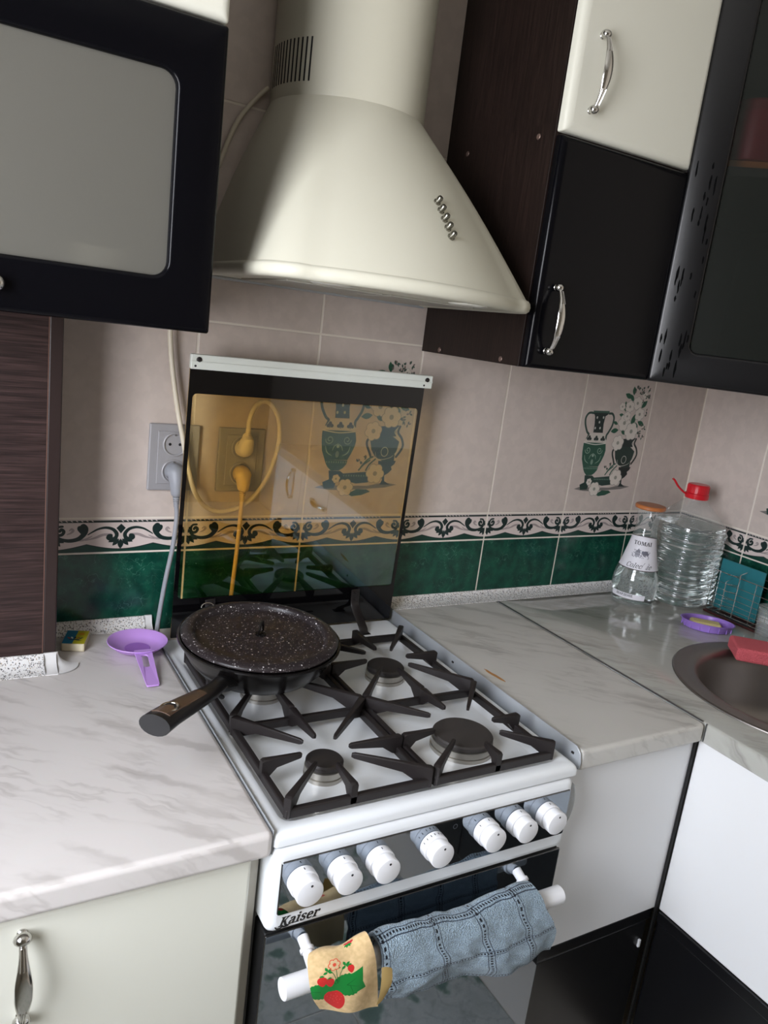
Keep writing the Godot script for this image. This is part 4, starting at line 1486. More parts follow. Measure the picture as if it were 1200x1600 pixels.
	fr.grid([rr(w, h, 0.002, 0.0001, 4, Vector2(0, h / 2)), rr(w, h, 0.002, 0.0008, 4, Vector2(0, h / 2)), rr(ow, oh, 0.008, 0.0008, 4, oc), rr(ow, oh, 0.008, 0.0001, 4, oc), rr(w, h, 0.002, 0.0001, 4, Vector2(0, h / 2))], true, 30)
	part(lid, "black_border", fr, M.print_black, false)
	var rl := MB.new()
	rl.box(Vector3(0.0080, h + 0.0125, -0.0015), Vector3(0.5170, 0.0270, 0.0110), 0.002, 2)
	rl.box(Vector3(0.0080, h + 0.0125, 0.0046), Vector3(0.5160, 0.0030, 0.0024), 0.0008)
	var rail := part(lid, "rail", rl, mt(g8(226, 230, 222), 0.35), false)
	for x in [-0.236, 0.2520]:
		var sr := MB.new()
		sr.xf = Transform3D(Basis(Vector3.RIGHT, PI / 2), Vector3(x, h + 0.0165, 0.0035))
		sr.lathe([Vector2(0.0052, 0), Vector2(0.0050, 0.0018), Vector2(0.003, 0.0030), Vector2(0.0001, 0.0032)], 16)
		part(rail, "screw", sr, M.iron, false)
		sr = MB.new()
		sr.xf = Transform3D(Basis(Vector3.RIGHT, PI / 2), Vector3(x - 0.006, h + 0.0050, 0.0036))
		sr.lathe([Vector2(0.0022, 0), Vector2(0.0021, 0.0006), Vector2(0.0001, 0.0006)], 12)
		part(rail, "hole", sr, M.dark, false)
	for x in [-0.0630, -0.3900]:
		var ar := MB.new()
		ar.tube(arc_path([Vector3(x, 0.8400, 0.1200), Vector3(x, 0.8530, 0.1140), Vector3(x, 0.8680, 0.0930), Vector3(x, 0.8820, 0.0730), Vector3(x, 0.8960, 0.0640), Vector3(x - 0.002, 0.9250, 0.0645)], 5), Vector2(0.0105, 0.0024), 10, true, Vector3(0, 0.4, 1))
		for y in [0.902, 0.918]:
			ar.box(Vector3(x - 0.001, y, 0.0670), Vector3(0.006, 0.006, 0.003), 0.0012)
		part(s, "hinge_arm", ar, M.iron)


# cast iron grid for one pair of burners
func build_grids() -> void:
	var yb := 0.8446
	var yt := 0.8590
	var yf := 0.8780
	for side in 2:
		var x0: float = [-0.4665, -0.2312][side]
		var x1: float = [-0.2348, 0.0010][side]
		var cx: float = [-0.3654, -0.1136][side]
		var o := thing("pan_support", ["black cast iron pan support under the frying pan and over the smallest burner", "black cast iron pan support over the largest burner, next to the metal end strip"][side], "pan support", Vector3((x0 + x1) / 2, yb, 0.412), "cast iron pan supports on the stove")
		var z0 := 0.1660
		var z1 := 0.6600
		var zm := 0.4330
		var f := MB.new()
		var w := 0.0095
		f.box(Vector3(x0 + w / 2, (yb + yt) / 2, (z0 + z1) / 2), Vector3(w, yt - yb, z1 - z0), 0.0025, 2)
		f.box(Vector3(x1 - w / 2, (yb + yt) / 2, (z0 + z1) / 2), Vector3(w, yt - yb, z1 - z0), 0.0025, 2)
		for z in [z0 + w / 2, zm, z1 - w / 2]:
			f.box(Vector3((x0 + x1) / 2, (yb + yt) / 2, z), Vector3(x1 - x0, yt - yb, w), 0.0025, 2)
		part(o, "frame", f, M.iron)
		for cell in 2:
			var cz: float = [0.3025, 0.5633][cell]
			var a0: float = [z0, zm][cell]
			var a1: float = [zm, z1][cell]
			var rt: float = [[0.044, 0.039], [0.044, 0.058]][side][cell]
			var mz := cz
			var roots := [Vector2(x0 + 0.004, a0 + 0.004), Vector2(x1 - 0.004, a0 + 0.004), Vector2(x0 + 0.004, a1 - 0.004), Vector2(x1 - 0.004, a1 - 0.004), Vector2(x0 + 0.004, mz), Vector2(x1 - 0.004, mz), Vector2(cx, a0 + 0.004), Vector2(cx, a1 - 0.004)]
			for r in roots:
				var c := Vector2(cx, cz)
				var d: Vector2 = (c - r).normalized()
				var tip: Vector2 = c - d * rt
				if (tip - r).length() < 0.012:
					tip = r + d * 0.020
				var nn := Vector2(-d.y, d.x)
				var g := MB.new()
				var rows := []
				for q in [[-0.004, 0.0052, yf - 0.002, yb + 0.002], [0.0, 0.0056, yf, yb + 0.001], [0.14, 0.0052, yf, yb + 0.006], [0.34, 0.0044, yf, yf - 0.0155], [0.96, 0.0030, yf, yf - 0.0085], [1.0, 0.0022, yf - 0.0015, yf - 0.0070]]:
					var p: Vector2 = r + (tip - r) * q[0] if q[0] >= 0.0 else r + d * q[0]
					var row := PackedVector3Array()
					for k in [[-1.0, 0.0], [-0.6, 1.0], [0.6, 1.0], [1.0, 0.0]]:
						row.append(Vector3(p.x + nn.x * q[1] * k[0], q[2] - 0.0012 * (1.0 - k[1]), p.y + nn.y * q[1] * k[0]))
					for k in [[0.85, 0.0], [-0.85, 0.0]]:
						row.append(Vector3(p.x + nn.x * q[1] * k[0], q[3], p.y + nn.y * q[1] * k[0]))
					rows.append(row)
				g.grid(rows, true, 35)
				g.cap(rows[0], Vector3(-d.x, 0, -d.y))
				g.cap(rows[5], Vector3(d.x, 0, d.y))
				part(o, "finger", g, M.iron)


# ---------------------------------------------------------------- hood
const HX := -0.1950

func hood_outline() -> PackedVector2Array:
	# half of the rim from the wall forwards, then mirrored
	var o := PackedVector2Array([Vector2(-0.245, 0.0), Vector2(-0.245, 0.12), Vector2(-0.245, 0.24), Vector2(-0.245, 0.32)])
	for i in range(1, 8):
		var t := PI * 0.5 * i / 8.0
		o.append(Vector2(-0.245 + 0.055 * (1 - cos(t)), 0.32 + 0.07 * sin(t)))
	for i in 13:
		var x := -0.19 + 0.19 * i / 12.0
		o.append(Vector2(x, 0.39 + 0.06 * (1 - pow(x / 0.19, 2.0))))
	for i in range(o.size() - 2, -1, -1):
		o.append(Vector2(-o[i].x, o[i].y))
	return o


func hood_rim(u: float, O: PackedVector2Array) -> Vector2:
	var a0 := atan2(0.245, -0.05)
	var a := -a0 + 2 * a0 * u
	var d := Vector2(sin(a), cos(a))
	var best := Vector2(0, 0.05) + d * 0.3
	var bt := -1.0
	for i in O.size() - 1:
		var e := O[i + 1] - O[i]
		var den := d.cross(e)
		if absf(den) < 1e-9:
			continue
		var w := O[i] - Vector2(0, 0.05)
		var t := w.cross(e) / den
		var q := w.cross(d) / den
		if t > 0.0 and q >= -1e-5 and q <= 1.00001 and t > bt:
			bt = t
			best = Vector2(0, 0.05) + d * t
	return best


func hood_point(u: float, s: float, O: PackedVector2Array) -> Vector3:
	var a := -1.928 + 2 * 1.928 * u
	var n := Vector2(0.143 * sin(a), 0.05 + 0.143 * cos(a))
	var r := hood_rim(u, O)
	var p := n.lerp(r, s)
	p += (r - n).normalized() * 0.008 * sin(PI * s)
	return Vector3(HX + p.x, lerpf(1.853, 1.563, s), maxf(p.y, 0.0005))


func build_hood() -> void:
	var o := thing("range_hood", "cream dome shaped cooker hood with round flue and five metal buttons", "cooker hood", Vector3(HX, 1.54, 0.2))
	var O := hood_outline()
	var b := MB.new()
	var rows := []
	for i in 15:
		var row := PackedVector3Array()
		for j in 73:
			row.append(hood_point(j / 72.0, i / 14.0, O))
		rows.append(row)
	b.grid(rows, false, 60)
	part(o, "dome", b, M.hood)
	# flue with air slots
	var f := MB.new()
	rows = []
	for y in [1.849, 1.855, 1.859, 1.91, 2.2, 2.70]:
		var row := PackedVector3Array()
		var r: float = 0.143 if y > 1.8505 else 0.1425
		for j in 65:
			var a := -1.928 + 2 * 1.928 * j / 64.0
			row.append(Vector3(HX + r * sin(a), y, maxf(0.05 + r * cos(a), 0.0005)))
		rows.append(row)
	f.grid(rows, false, 60)
	var fl := part(o, "flue", f, M.hood)
	for i in 12:
		var a := deg_to_rad(-97.0 + i * 3.85)
		var sl := MB.new()
		sl.xf = Transform3D(Basis(Vector3.UP, a), Vector3(HX, 0, 0.05))
		sl.box(Vector3(0, 1.9080, 0.1428), Vector3(0.0034, 0.068, 0.0014), 0.0006)
		part(fl, "air_slot", sl, M.dark)
	# rolled rim
	var rim := MB.new()
	rows = []
	for q in [[-0.020, 1.5435], [-0.006, 1.5410], [0.002, 1.5418], [0.0065, 1.5455], [0.0080, 1.5520], [0.0065, 1.5585], [0.003, 1.5625], [-0.003, 1.5642], [-0.010, 1.5645]]:
		var row := PackedVector3Array()
		for i in O.size():
			var p := O[i]
			var t := (O[mini(i + 1, O.size() - 1)] - O[maxi(i - 1, 0)]).normalized()
			var nn := Vector2(-t.y, t.x)
			p += nn * q[0]
			row.append(Vector3(HX + p.x, q[1], maxf(p.y, 0.0005)))
		rows.append(row)
	rim.grid(rows, false, 70)
	part(o, "rim", rim, M.hood)
	# underside: pan, two mesh filters, lamp covers
	var un := PackedVector2Array()
	for p in O:
		un.append(Vector2(HX + p.x * 0.965, -maxf(p.y * 0.97, 0.001)))
	part(o, "underside", _prism_y(un, 1.5440, 1.5490), M.hood)
	for x in [-0.095, 0.095]:
		part(o, "mesh_filter", span(HX + x - 0.088, HX + x + 0.088, 1.5405, 1.5445, 0.06, 0.28, 0.002), mt(g8(170, 166, 156), 0.5, 0.2))
	for x in [-0.13, 0.13]:
		var lm := MB.new()
		lm.xf = Transform3D(Basis.IDENTITY, Vector3(HX + x, 1.5440, 0.335))
		lm.lathe([Vector2(0.0001, -0.003), Vector2(0.030, -0.003), Vector2(0.034, -0.001), Vector2(0.034, 0.0)], 24)
		part(o, "lamp_cover", lm, mt(g8(222, 220, 210), 0.3))
	part(o, "back_strip", span(HX - 0.243, HX + 0.243, 1.5385, 1.5440, 0.001, 0.016, 0.002), M.alu)
	for i in 5:
		var s := 0.550 + 0.0470 * i
		var p := hood_point(0.5365, s, O)
		var e := hood_point(0.5465, s, O) - hood_point(0.5265, s, O)
		var g := hood_point(0.5365, s + 0.02, O) - hood_point(0.5365, s - 0.02, O)
		var nn := e.cross(g).normalized()
		if nn.z < 0.0:
			nn = -nn
		var up := nn.cross(e.normalized()).normalized()
		var bt := MB.new()
		bt.xf = Transform3D(Basis(e.normalized(), nn, e.normalized().cross(nn)), p)
		bt.lathe([Vector2(0.0062, -0.001), Vector2(0.0062, 0.002), Vector2(0.0050, 0.0025), Vector2(0.0050, 0.0100), Vector2(0.0040, 0.0118), Vector2(0.0001, 0.0122)], 18)
		part(o, "button", bt, mt(g8(150, 148, 138), 0.25, 1.0))
	# its mains lead runs off behind the cupboard
	var c := thing("power_cord", "white lead looping from the hood flue towards the frosted cupboard", "cord", Vector3(-0.42, 1.75, 0.01))
	var cb := MB.new()
	cb.tube(arc_path([Vector3(-0.3360, 1.8790, 0.0080), Vector3(-0.3440, 1.8720, 0.0085), Vector3(-0.3600, 1.8540, 0.0085), Vector3(-0.3860, 1.8170, 0.0085), Vector3(-0.4040, 1.7750, 0.0085), Vector3(-0.4230, 1.72, 0.0085), Vector3(-0.4650, 1.655, 0.0085), Vector3(-0.5180, 1.63, 0.0085)], 6), 0.0042, 10)
	part(c, "cable", cb, M.cable_white)

# ---------------------------------------------------------------- pan, cloths and small things
func build_pan() -> void:
	var tilt := Basis(Vector3.RIGHT, 0.045) * Basis(Vector3.BACK, -0.008)
	var o := thing("frying_pan", "dark deep frying pan with black handle, on the stove grid beside the violet spoon rest", "frying pan", Vector3(-0.3760, 0.8850, 0.2960))
	o.basis = tilt
	var b := MB.new()
	b.lathe([Vector2(0.0001, 0.0), Vector2(0.096, 0.0), Vector2(0.103, 0.003), Vector2(0.120, 0.022), Vector2(0.133, 0.045), Vector2(0.1375, 0.055), Vector2(0.1410, 0.0562), Vector2(0.1412, 0.0590), Vector2(0.1370, 0.0595), Vector2(0.130, 0.047), Vector2(0.100, 0.008), Vector2(0.0001, 0.006)], 72, 40)
	part(o, "body", b, M.pan, false)
	var d := Vector3(-0.690, 0, 0.724).normalized()
	var at := func(r: float, y: float) -> Vector3: return d * r + Vector3.UP * y
	var hn := MB.new()
	var path := arc_path([at.call(0.150, 0.0400), at.call(0.176, 0.0410), at.call(0.212, 0.0475), at.call(0.262, 0.0585), at.call(0.315, 0.0700), at.call(0.350, 0.0745)], 6)
	var rad := []
	for i in path.size():
		var f := float(i) / (path.size() - 1)
		rad.append(Vector2(lerpf(0.0135, 0.0228, smoothstep(0.1, 1.0, f)), lerpf(0.0105, 0.0145, f)))
	hn.tube(path, rad, 20, true, Vector3.UP)
	var h := part(o, "handle", hn, M.bakelite, false)
	var inl := MB.new()
	var ip := []
	var ir := []
	for i in path.size():
		var f := float(i) / (path.size() - 1)
		if f > 0.40 and f < 0.93:
			ip.append(path[i] + Vector3.UP * (rad[i].y - 0.0024))
			ir.append(Vector2(rad[i].x * 0.62, 0.0030))
	inl.tube(ip, ir, 14, true, Vector3.UP)
	part(h, "inlay", inl, M.bronze, false)
	var rg := MB.new()
	var hp: Vector3 = at.call(0.314, 0.0820)
	var fx := Basis(Vector3.UP, atan2(d.x, d.z))
	rg.xf = Transform3D(fx * Basis(Vector3.RIGHT, -0.12), hp) * Transform3D(Basis.from_scale(Vector3(1.15, 1.2, 1.75)), Vector3.ZERO)
	rg.lathe([Vector2(0.0072, 0.0), Vector2(0.0080, 0.0016), Vector2(0.0098, 0.0018), Vector2(0.0106, 0.0)], 24)
	part(h, "hanging_ring", rg, M.chrome, false)
	var hol := MB.new()
	hol.xf = rg.xf
	hol.lathe([Vector2(0.0075, 0.0012), Vector2(0.0001, 0.0012)], 20)
	part(h, "hole", hol, M.dark, false)
	var bk := MB.new()
	bk.tube([at.call(0.126, 0.030), at.call(0.142, 0.034), at.call(0.158, 0.040)], [Vector2(0.020, 0.012), Vector2(0.017, 0.012), Vector2(0.013, 0.0105)], 16, true, Vector3.UP)
	bk.tube([at.call(0.142, 0.012), at.call(0.160, 0.026)], [Vector2(0.006, 0.004), Vector2(0.006, 0.004)], 10, true, Vector3.UP)
	part(o, "handle_socket", bk, M.bakelite, false)
	var l := thing("pan_cover", "black enamel lid with white specks and small ring grip, lying on the frying pan", "lid", o.position + tilt * Vector3(0, 0.0600, 0))
	l.basis = tilt
	var lb := MB.new()
	lb.lathe([Vector2(0.1340, 0.0002), Vector2(0.1352, 0.0006), Vector2(0.1360, 0.0030), Vector2(0.1340, 0.0062), Vector2(0.128, 0.0085), Vector2(0.120, 0.0098), Vector2(0.1165, 0.0092), Vector2(0.1140, 0.0050), Vector2(0.1125, 0.0000), Vector2(0.1090, -0.0022), Vector2(0.07, -0.0004), Vector2(0.03, 0.0020), Vector2(0.0001, 0.0026)], 96, 60)
	part(l, "cover", lb, M.pan_lid, false)
	var gr := MB.new()
	gr.lathe([Vector2(0.0100, 0.0020), Vector2(0.0094, 0.0048), Vector2(0.0060, 0.0062), Vector2(0.0001, 0.0064)], 20)
	var loop := []
	for i in 15:
		var a := PI * i / 14.0
		loop.append(Vector3(cos(a) * 0.0125, 0.0050 + sin(a) * 0.0190, 0.0).rotated(Vector3.UP, 0.9))
	gr.tube(loop, Vector2(0.0042, 0.0016), 10, true, Vector3(0.78, 0, 0.62))
	part(l, "grip", gr, M.pan, false)
	var wire := MB.new()
	loop = []
	for i in 13:
		var a := PI * i / 12.0
		loop.append(Vector3(-0.058 + cos(a) * 0.012, 0.0045 + sin(a) * 0.0065, -0.1215 - sin(a) * 0.004))
	wire.tube(loop, 0.0013, 8)
	part(l, "wire_loop", wire, M.chrome, false)


func build_cloths() -> void:
	# blue towel folded over the oven handle
	var n1 := noise(71, 1.0, 2)
	var o := thing("hand_towel", "blue grey terry towel with dark dashed checks hanging over the oven handle", "towel", Vector3(-0.20, 0.55, 0.735))
	var m := mtex(towel_image(), 0.95, 0.2)
	m.rim_enabled = true
	m.rim = 0.5
	var bn := NoiseTexture2D.new()
	bn.width = 512
	bn.height = 512
	bn.seamless = true
	bn.noise = noise(73, 0.22, 2)
	m.heightmap_enabled = true
	m.heightmap_texture = bn
	m.heightmap_scale = 0.22
	var b := MB.new()
	var rows := []
	var NX := 56
	var NV := 44
	for i in NX + 1:
		var u := float(i) / NX
		var x := lerpf(-0.346, -0.054, u)
		var row := PackedVector3Array()
		var topy := 0.6815 + 0.006 * sin(u * 9.0) + 0.004 * u
		var fb := lerpf(0.608, 0.572, u) + 0.006 * sin(u * 7.0 + 0.6)
		for j in NV + 1:
			var v := float(j) / NV
			var p: Vector3
			if v < 0.36:
				var f := v / 0.36
				p = Vector3(x, lerpf(0.600, 0.655, f), 0.7080 - 0.004 * sin(PI * f))
			elif v < 0.55:
				var a := PI * (v - 0.36) / 0.19
				p = Vector3(x, 0.655 + (topy - 0.655) * sin(a), 0.7315 - 0.0235 * cos(a))
			else:
				var f := (v - 0.55) / 0.45
				p = Vector3(x, lerpf(0.655, fb, f), 0.7550 + 0.017 * sin(PI * minf(f * 0.75, 1.0)) + 0.008 * sin(u * 11.0) * f)
			var w := n1.get_noise_2d(u * 5.0, v * 4.0)
			p.z += 0.0055 * w * (0.4 if v < 0.4 else 1.0)
			p.x += 0.004 * n1.get_noise_2d(u * 3.0 + 9.0, v * 5.0) + u * (0.020 * smoothstep(0.5, 0.85, v) - 0.020 * smoothstep(0.56, 0.44, v))
			row.append(p)
		rows.append(row)
	# give the cloth thickness: outer skin, then the same skin pulled in
	var inner := []
	for i in rows.size():
		var r2 := PackedVector3Array()
		for j in NV + 1:
			var q: Vector3 = rows[i][j]
			var c := Vector3(q.x, clampf(q.y, 0.0, 0.650), 0.7315)
			r2.append(q + (c - q).normalized() * 0.0055)
		inner.append(r2)
	var ring := []
	for i in rows.size():
		var full := PackedVector3Array()
		for j in NV + 1:
			full.append(rows[i][j])
		ring.append(full)
	b.grid(ring, false, 80, 1.0, 1.0)
	# swap u and v so that u runs along the bar
	for i in b.t.size():
		b.t[i] = Vector2(b.t[i].y, b.t[i].x)
	var k := b.v.size()
	var b2 := MB.new()
	b2.grid(inner, false, 80, 1.0, 1.0, true)
	for i in b2.v.size():
		b.v.append(b2.v[i])
		b.n.append(b2.n[i])
		b.t.append(Vector2(b2.t[i].y, b2.t[i].x))
	var edge := MB.new()
	for e in [0, NX]:
		edge.grid([rows[e], inner[e]], false, 60, 0.02, 0.5)
	for e in [0, NV]:
		var a1 := PackedVector3Array()
		var a2 := PackedVector3Array()
		for i in NX + 1:
			a1.append(rows[i][e])
			a2.append(inner[i][e])
		edge.grid([a1, a2], false, 60, 0.5, 0.02)
	for i in edge.v.size():
		b.v.append(edge.v[i])
		b.n.append(edge.n[i])
		b.t.append(edge.t[i])
	part(o, "cloth", b, m)
	# printed tea cloth beside it
	var c := thing("tea_cloth", "folded cream cotton cloth printed with red strawberries and green leaves on the oven handle", "cloth", Vector3(-0.41, 0.60, 0.74))
	var tm := mtex(tea_cloth_image(), 0.9, 0.2)
	tm.rim_enabled = true
	tm.rim = 0.2
	var q := MB.new()
	var lc := [Vector3(-0.4200, 0.6220, 0.7110), Vector3(-0.4225, 0.6640, 0.7130), Vector3(-0.4490, 0.6900, 0.7350), Vector3(-0.4555, 0.6760, 0.7520), Vector3(-0.4520, 0.6520, 0.7600), Vector3(-0.4370, 0.6250, 0.7600)]
	var rc := [Vector3(-0.3500, 0.6100, 0.7110), Vector3(-0.3560, 0.6640, 0.7130), Vector3(-0.3660, 0.6985, 0.7350), Vector3(-0.3600, 0.6800, 0.7520), Vector3(-0.3540, 0.6420, 0.7620), Vector3(-0.3480, 0.5965, 0.7620)]
	var lp := arc_path(lc, 8)
	var rp := arc_path(rc, 8)
	rows = []
	for i in 33:
		var u := i / 32.0
		var row := PackedVector3Array()
		for j in lp.size():
			var p: Vector3 = (lp[j] as Vector3).lerp(rp[j], u)
			var f := clampf((j - 16.0) / 24.0, 0.0, 1.0)
			p.z += 0.006 * sin(PI * u) * smoothstep(0.0, 0.4, f) + 0.0018 * sin(u * 9.0 + j * 0.25)
			p.y += 0.003 * sin(u * 6.0 + 1.0) * (1.0 - f)
			row.append(p)
		rows.append(row)
	q.grid(rows, false, 80, 1.0, 1.0)
	for i in q.t.size():
		# the print sits on the front half of the fold
		q.t[i] = Vector2(q.t[i].y, clampf((q.t[i].x - 0.38) / 0.62, 0.0, 1.0))
	part(c, "front_fold", q, tm)
	var tail := MB.new()
	rows = []
	for i in 17:
		var u := i / 16.0
		var row := PackedVector3Array()
		for j in 17:
			var v := j / 16.0
			row.append(Vector3(lerpf(-0.3640, -0.3455, u), lerpf(0.682, lerpf(0.622, 0.640, u * u), v) - 0.010 * (1 - v) * u * u, 0.7800 + 0.004 * sin(PI * v) - 0.002 * u * u))
		rows.append(row)
	tail.grid(rows, false, 80)
	part(c, "back_fold", tail, mt(g8(196, 166, 104), 0.9))


func build_counter_things() -> void:
	# violet spoon rest
	var s := thing("spoon_rest", "violet plastic spoon rest with slotted handle on the pale worktop", "spoon rest", Vector3(-0.5390, 0.8503, 0.1060))
	var b := MB.new()
	b.lathe([Vector2(0.0001, 0.0004), Vector2(0.022, 0.0004), Vector2(0.030, 0.0025), Vector2(0.043, 0.0085), Vector2(0.0530, 0.0180), Vector2(0.0545, 0.0188), Vector2(0.0540, 0.0202), Vector2(0.0520, 0.0198), Vector2(0.041, 0.0105), Vector2(0.0290, 0.0045), Vector2(0.0235, 0.0040), Vector2(0.0001, 0.0040)], 56, 30)
	part(s, "bowl", b, M.violet, false)
	var idc := MB.new()
	idc.lathe([Vector2(0.0232, 0.0041), Vector2(0.0226, 0.0048), Vector2(0.0001, 0.0048)], 40)
	part(s, "base_disc", idc, mt(g8(166, 112, 204), 0.4, 0.0, 0.4), false)
	var hb := MB.new()
	var L := []
	var yy := func(q: float) -> float: return lerpf(0.0160, 0.0020, smoothstep(0.035, 0.135, q))
	var lay := func(w: float, l: float, r: float, c: Vector2, dy: float) -> PackedVector3Array:
		var o := PackedVector3Array()
		for p in rr(w, l, r, 0, 6, c):
			var wide := 1.0 + 0.55 * smoothstep(0.065, 0.035, p.y)
			o.append(Vector3(p.x * wide - 0.006 * smoothstep(0.04, 0.14, p.y), yy.call(p.y) + dy, p.y))
		return o
	L = [lay.call(0.0215, 0.114, 0.003, Vector2(0, 0.097), 0.0), lay.call(0.0215, 0.114, 0.003, Vector2(0, 0.097), 0.0028), lay.call(0.0115, 0.036, 0.005, Vector2(0, 0.076), 0.0028), lay.call(0.0115, 0.036, 0.005, Vector2(0, 0.076), 0.0), lay.call(0.0215, 0.114, 0.003, Vector2(0, 0.097), 0.0)]
	hb.grid(L, true, 35)
	part(s, "handle", hb, M.violet, false)
	# matchbox
	var m := thing("matchbox", "small matchbox with blue and yellow printed top near the brown panel", "matchbox", Vector3(-0.6400, 0.8504, 0.0570))
	m.basis = Basis(Vector3.UP, deg_to_rad(-18))
	part(m, "sleeve", boxm(Vector3(0, 0.0075, 0), Vector3(0.0395, 0.0150, 0.0600), 0.0008), mt(g8(206, 194, 164), 0.7), false)
	part(m, "tray", boxm(Vector3(0, 0.0075, 0), Vector3(0.0360, 0.0125, 0.0612), 0.0006), mt(g8(224, 214, 186), 0.8), false)
	var tp := MB.new()
	var up := Vector3.UP
	var c := [Vector3(-0.0193, 0.01515, -0.0296), Vector3(0.0193, 0.01515, -0.0296), Vector3(0.0193, 0.01515, 0.0296), Vector3(-0.0193, 0.01515, 0.0296)]
	tp.tri(c[0], c[1], c[2], up, up, up, Vector2(0, 0), Vector2(1, 0), Vector2(1, 1))
	tp.tri(c[0], c[2], c[3], up, up, up, Vector2(0, 0), Vector2(1, 1), Vector2(0, 1))
	part(m, "printed_top", tp, mtex(matchbox_image(), 0.5), false)
	# purple soap dish with its bar
	var d := thing("soap_dish", "oval purple soap dish on the grey counter in front of the dish rack", "soap dish", Vector3(0.8090, 0.8567, 0.3180))
	d.basis = Basis(Vector3.UP, -0.755)
	var dm := MB.new()
	dm.xf = Transform3D(Basis.from_scale(Vector3(1.55, 1, 1)), Vector3.ZERO)
	var pr := [Vector2(0.0001, 0.0), Vector2(0.032, 0.0), Vector2(0.036, 0.003), Vector2(0.0405, 0.0195), Vector2(0.0425, 0.0215), Vector2(0.0410, 0.0222), Vector2(0.0385, 0.0205), Vector2(0.0345, 0.005), Vector2(0.0001, 0.003)]
	dm.lathe(pr, 56, 35)
	part(d, "dish", dm, M.purple, false)
	for i in 16:
		var a := TAU * i / 16.0
		var rb := MB.new()
		rb.xf = Transform3D(Basis.IDENTITY, Vector3(sin(a) * 0.0385 * 1.55, 0.010, cos(a) * 0.0388)) * Transform3D(Basis(Vector3.UP, a), Vector3.ZERO)
		rb.box(Vector3.ZERO, Vector3(0.0022, 0.014, 0.0022), 0.0009)
		part(d, "rib", rb, M.purple, false)
	var so := thing("soap", "worn yellowish bar of soap lying in the purple dish", "soap", Vector3(0.8090, 0.8605, 0.3180))
	so.basis = Basis(Vector3.UP, -0.755)
	var sb := MB.new()
	sb.box(Vector3(-0.004, 0.0080, 0), Vector3(0.074, 0.0155, 0.036), 0.0072, 4)
	part(so, "bar", sb, M.soap, false)
	# sink
	var k := thing("sink", "round stainless steel sink bowl let into the grey counter", "sink", Vector3(0.699, 0.8566, 0.649))
	var kb := MB.new()
	kb.lathe([Vector2(0.2625, 0.0002), Vector2(0.2625, 0.0018), Vector2(0.2600, 0.0034), Vector2(0.2560, 0.0034), Vector2(0.2500, 0.0022), Vector2(0.2380, 0.0026), Vector2(0.2200, 0.0010), Vector2(0.2120, -0.0030), Vector2(0.2060, -0.0120), Vector2(0.2000, -0.0400), Vector2(0.1920, -0.120), Vector2(0.180, -0.145), Vector2(0.160, -0.156), Vector2(0.05, -0.165), Vector2(0.0001, -0.166)], 96, 60)
	part(k, "bowl", kb, M.steel, false)
	var dr := MB.new()
	dr.lathe([Vector2(0.040, -0.1655), Vector2(0.042, -0.1630), Vector2(0.036, -0.1625), Vector2(0.030, -0.1650), Vector2(0.0001, -0.1655)], 32)
	part(k, "drain", dr, M.chrome, false)
	# sponge on the sink rim
	var p := thing("sponge", "pink red kitchen sponge lying on the rim of the steel sink", "sponge", Vector3(0.7750, 0.8605, 0.5060))
	p.basis = Basis(Vector3.UP, 0.845)
	var pm := MB.new()
	pm.box(Vector3(0, 0.0165, 0), Vector3(0.090, 0.0310, 0.150), 0.007, 3)
	var bn := NoiseTexture2D.new()
	bn.width = 256
	bn.height = 256
	bn.seamless = true
	bn.noise = noise(83, 0.12, 2)
	M.sponge.heightmap_enabled = true
	M.sponge.heightmap_texture = bn
	M.sponge.heightmap_scale = 0.3
	M.sponge.uv1_scale = Vector3(12, 12, 1)
	part(p, "foam", pm, M.sponge, false)
	# dish rack
	var r := thing("dish_rack", "wire dish rack on a dark tray beside the water bottle", "dish rack", Vector3(0.970, 0.8566, 0.275))
	part(r, "tray", span(0.925, 1.0120, 0.8568, 0.8625, 0.2150, 0.520, 0.002), mt(g8(62, 24, 20), 0.4))
	var wr := MB.new()
	var x0 := 0.9330
	var x1 := 1.0020
	var z0 := 0.2180
	var z1 := 0.5000
	for y in [0.866, 0.876, 0.887, 0.900, 0.914, 0.930, 0.948, 0.975]:
		wr.tube([Vector3(x0, y, z0), Vector3(x0, y, z1)], 0.0008 if y < 0.96 else 0.0013, 6)
		wr.tube([Vector3(x1, y, z0), Vector3(x1, y, z1)], 0.0008, 6)
		wr.tube([Vector3(x0, y, z0), Vector3(x1, y, z0)], 0.0008, 6)
	for z in [0.218, 0.238, 0.345, 0.424, 0.500]:
		wr.tube([Vector3(x0 - 0.001, 0.864, z), Vector3(x0 - 0.001, 0.977, z)], 0.0011, 6)
		wr.tube([Vector3(x1, 0.864, z), Vector3(x1, 0.977, z)], 0.0011, 6)
		wr.tube([Vector3(x0, 0.865, z), Vector3(x1, 0.865, z)], 0.0009, 6)
	part(r, "wire_basket", wr, M.chrome)
	var hold := MB.new()
	for z in [0.262, 0.298]:
		hold.tube([Vector3(x0 - 0.004, 0.864, z), Vector3(x0 - 0.004, 0.955 if z < 0.28 else 0.985, z), Vector3(x0 + 0.02, 0.962 if z < 0.28 else 0.990, z)], 0.0012, 6)
	for y in [0.895, 0.915, 0.935, 0.955, 0.980]:
		hold.tube([Vector3(x0 - 0.004, y - 0.006, 0.262), Vector3(x0 - 0.004, y, 0.298)], 0.0009, 6)
	part(r, "plate_holder", hold, M.chrome)
	var bd := thing("cutting_board", "teal plastic cutting board standing upright in the wire dish rack", "cutting board", Vector3(0.968, 0.8660, 0.276))
	part(bd, "board", boxm(Vector3(0.968, 0.9345, 0.276), Vector3(0.005, 0.136, 0.130), 0.0022, 2), M.teal)
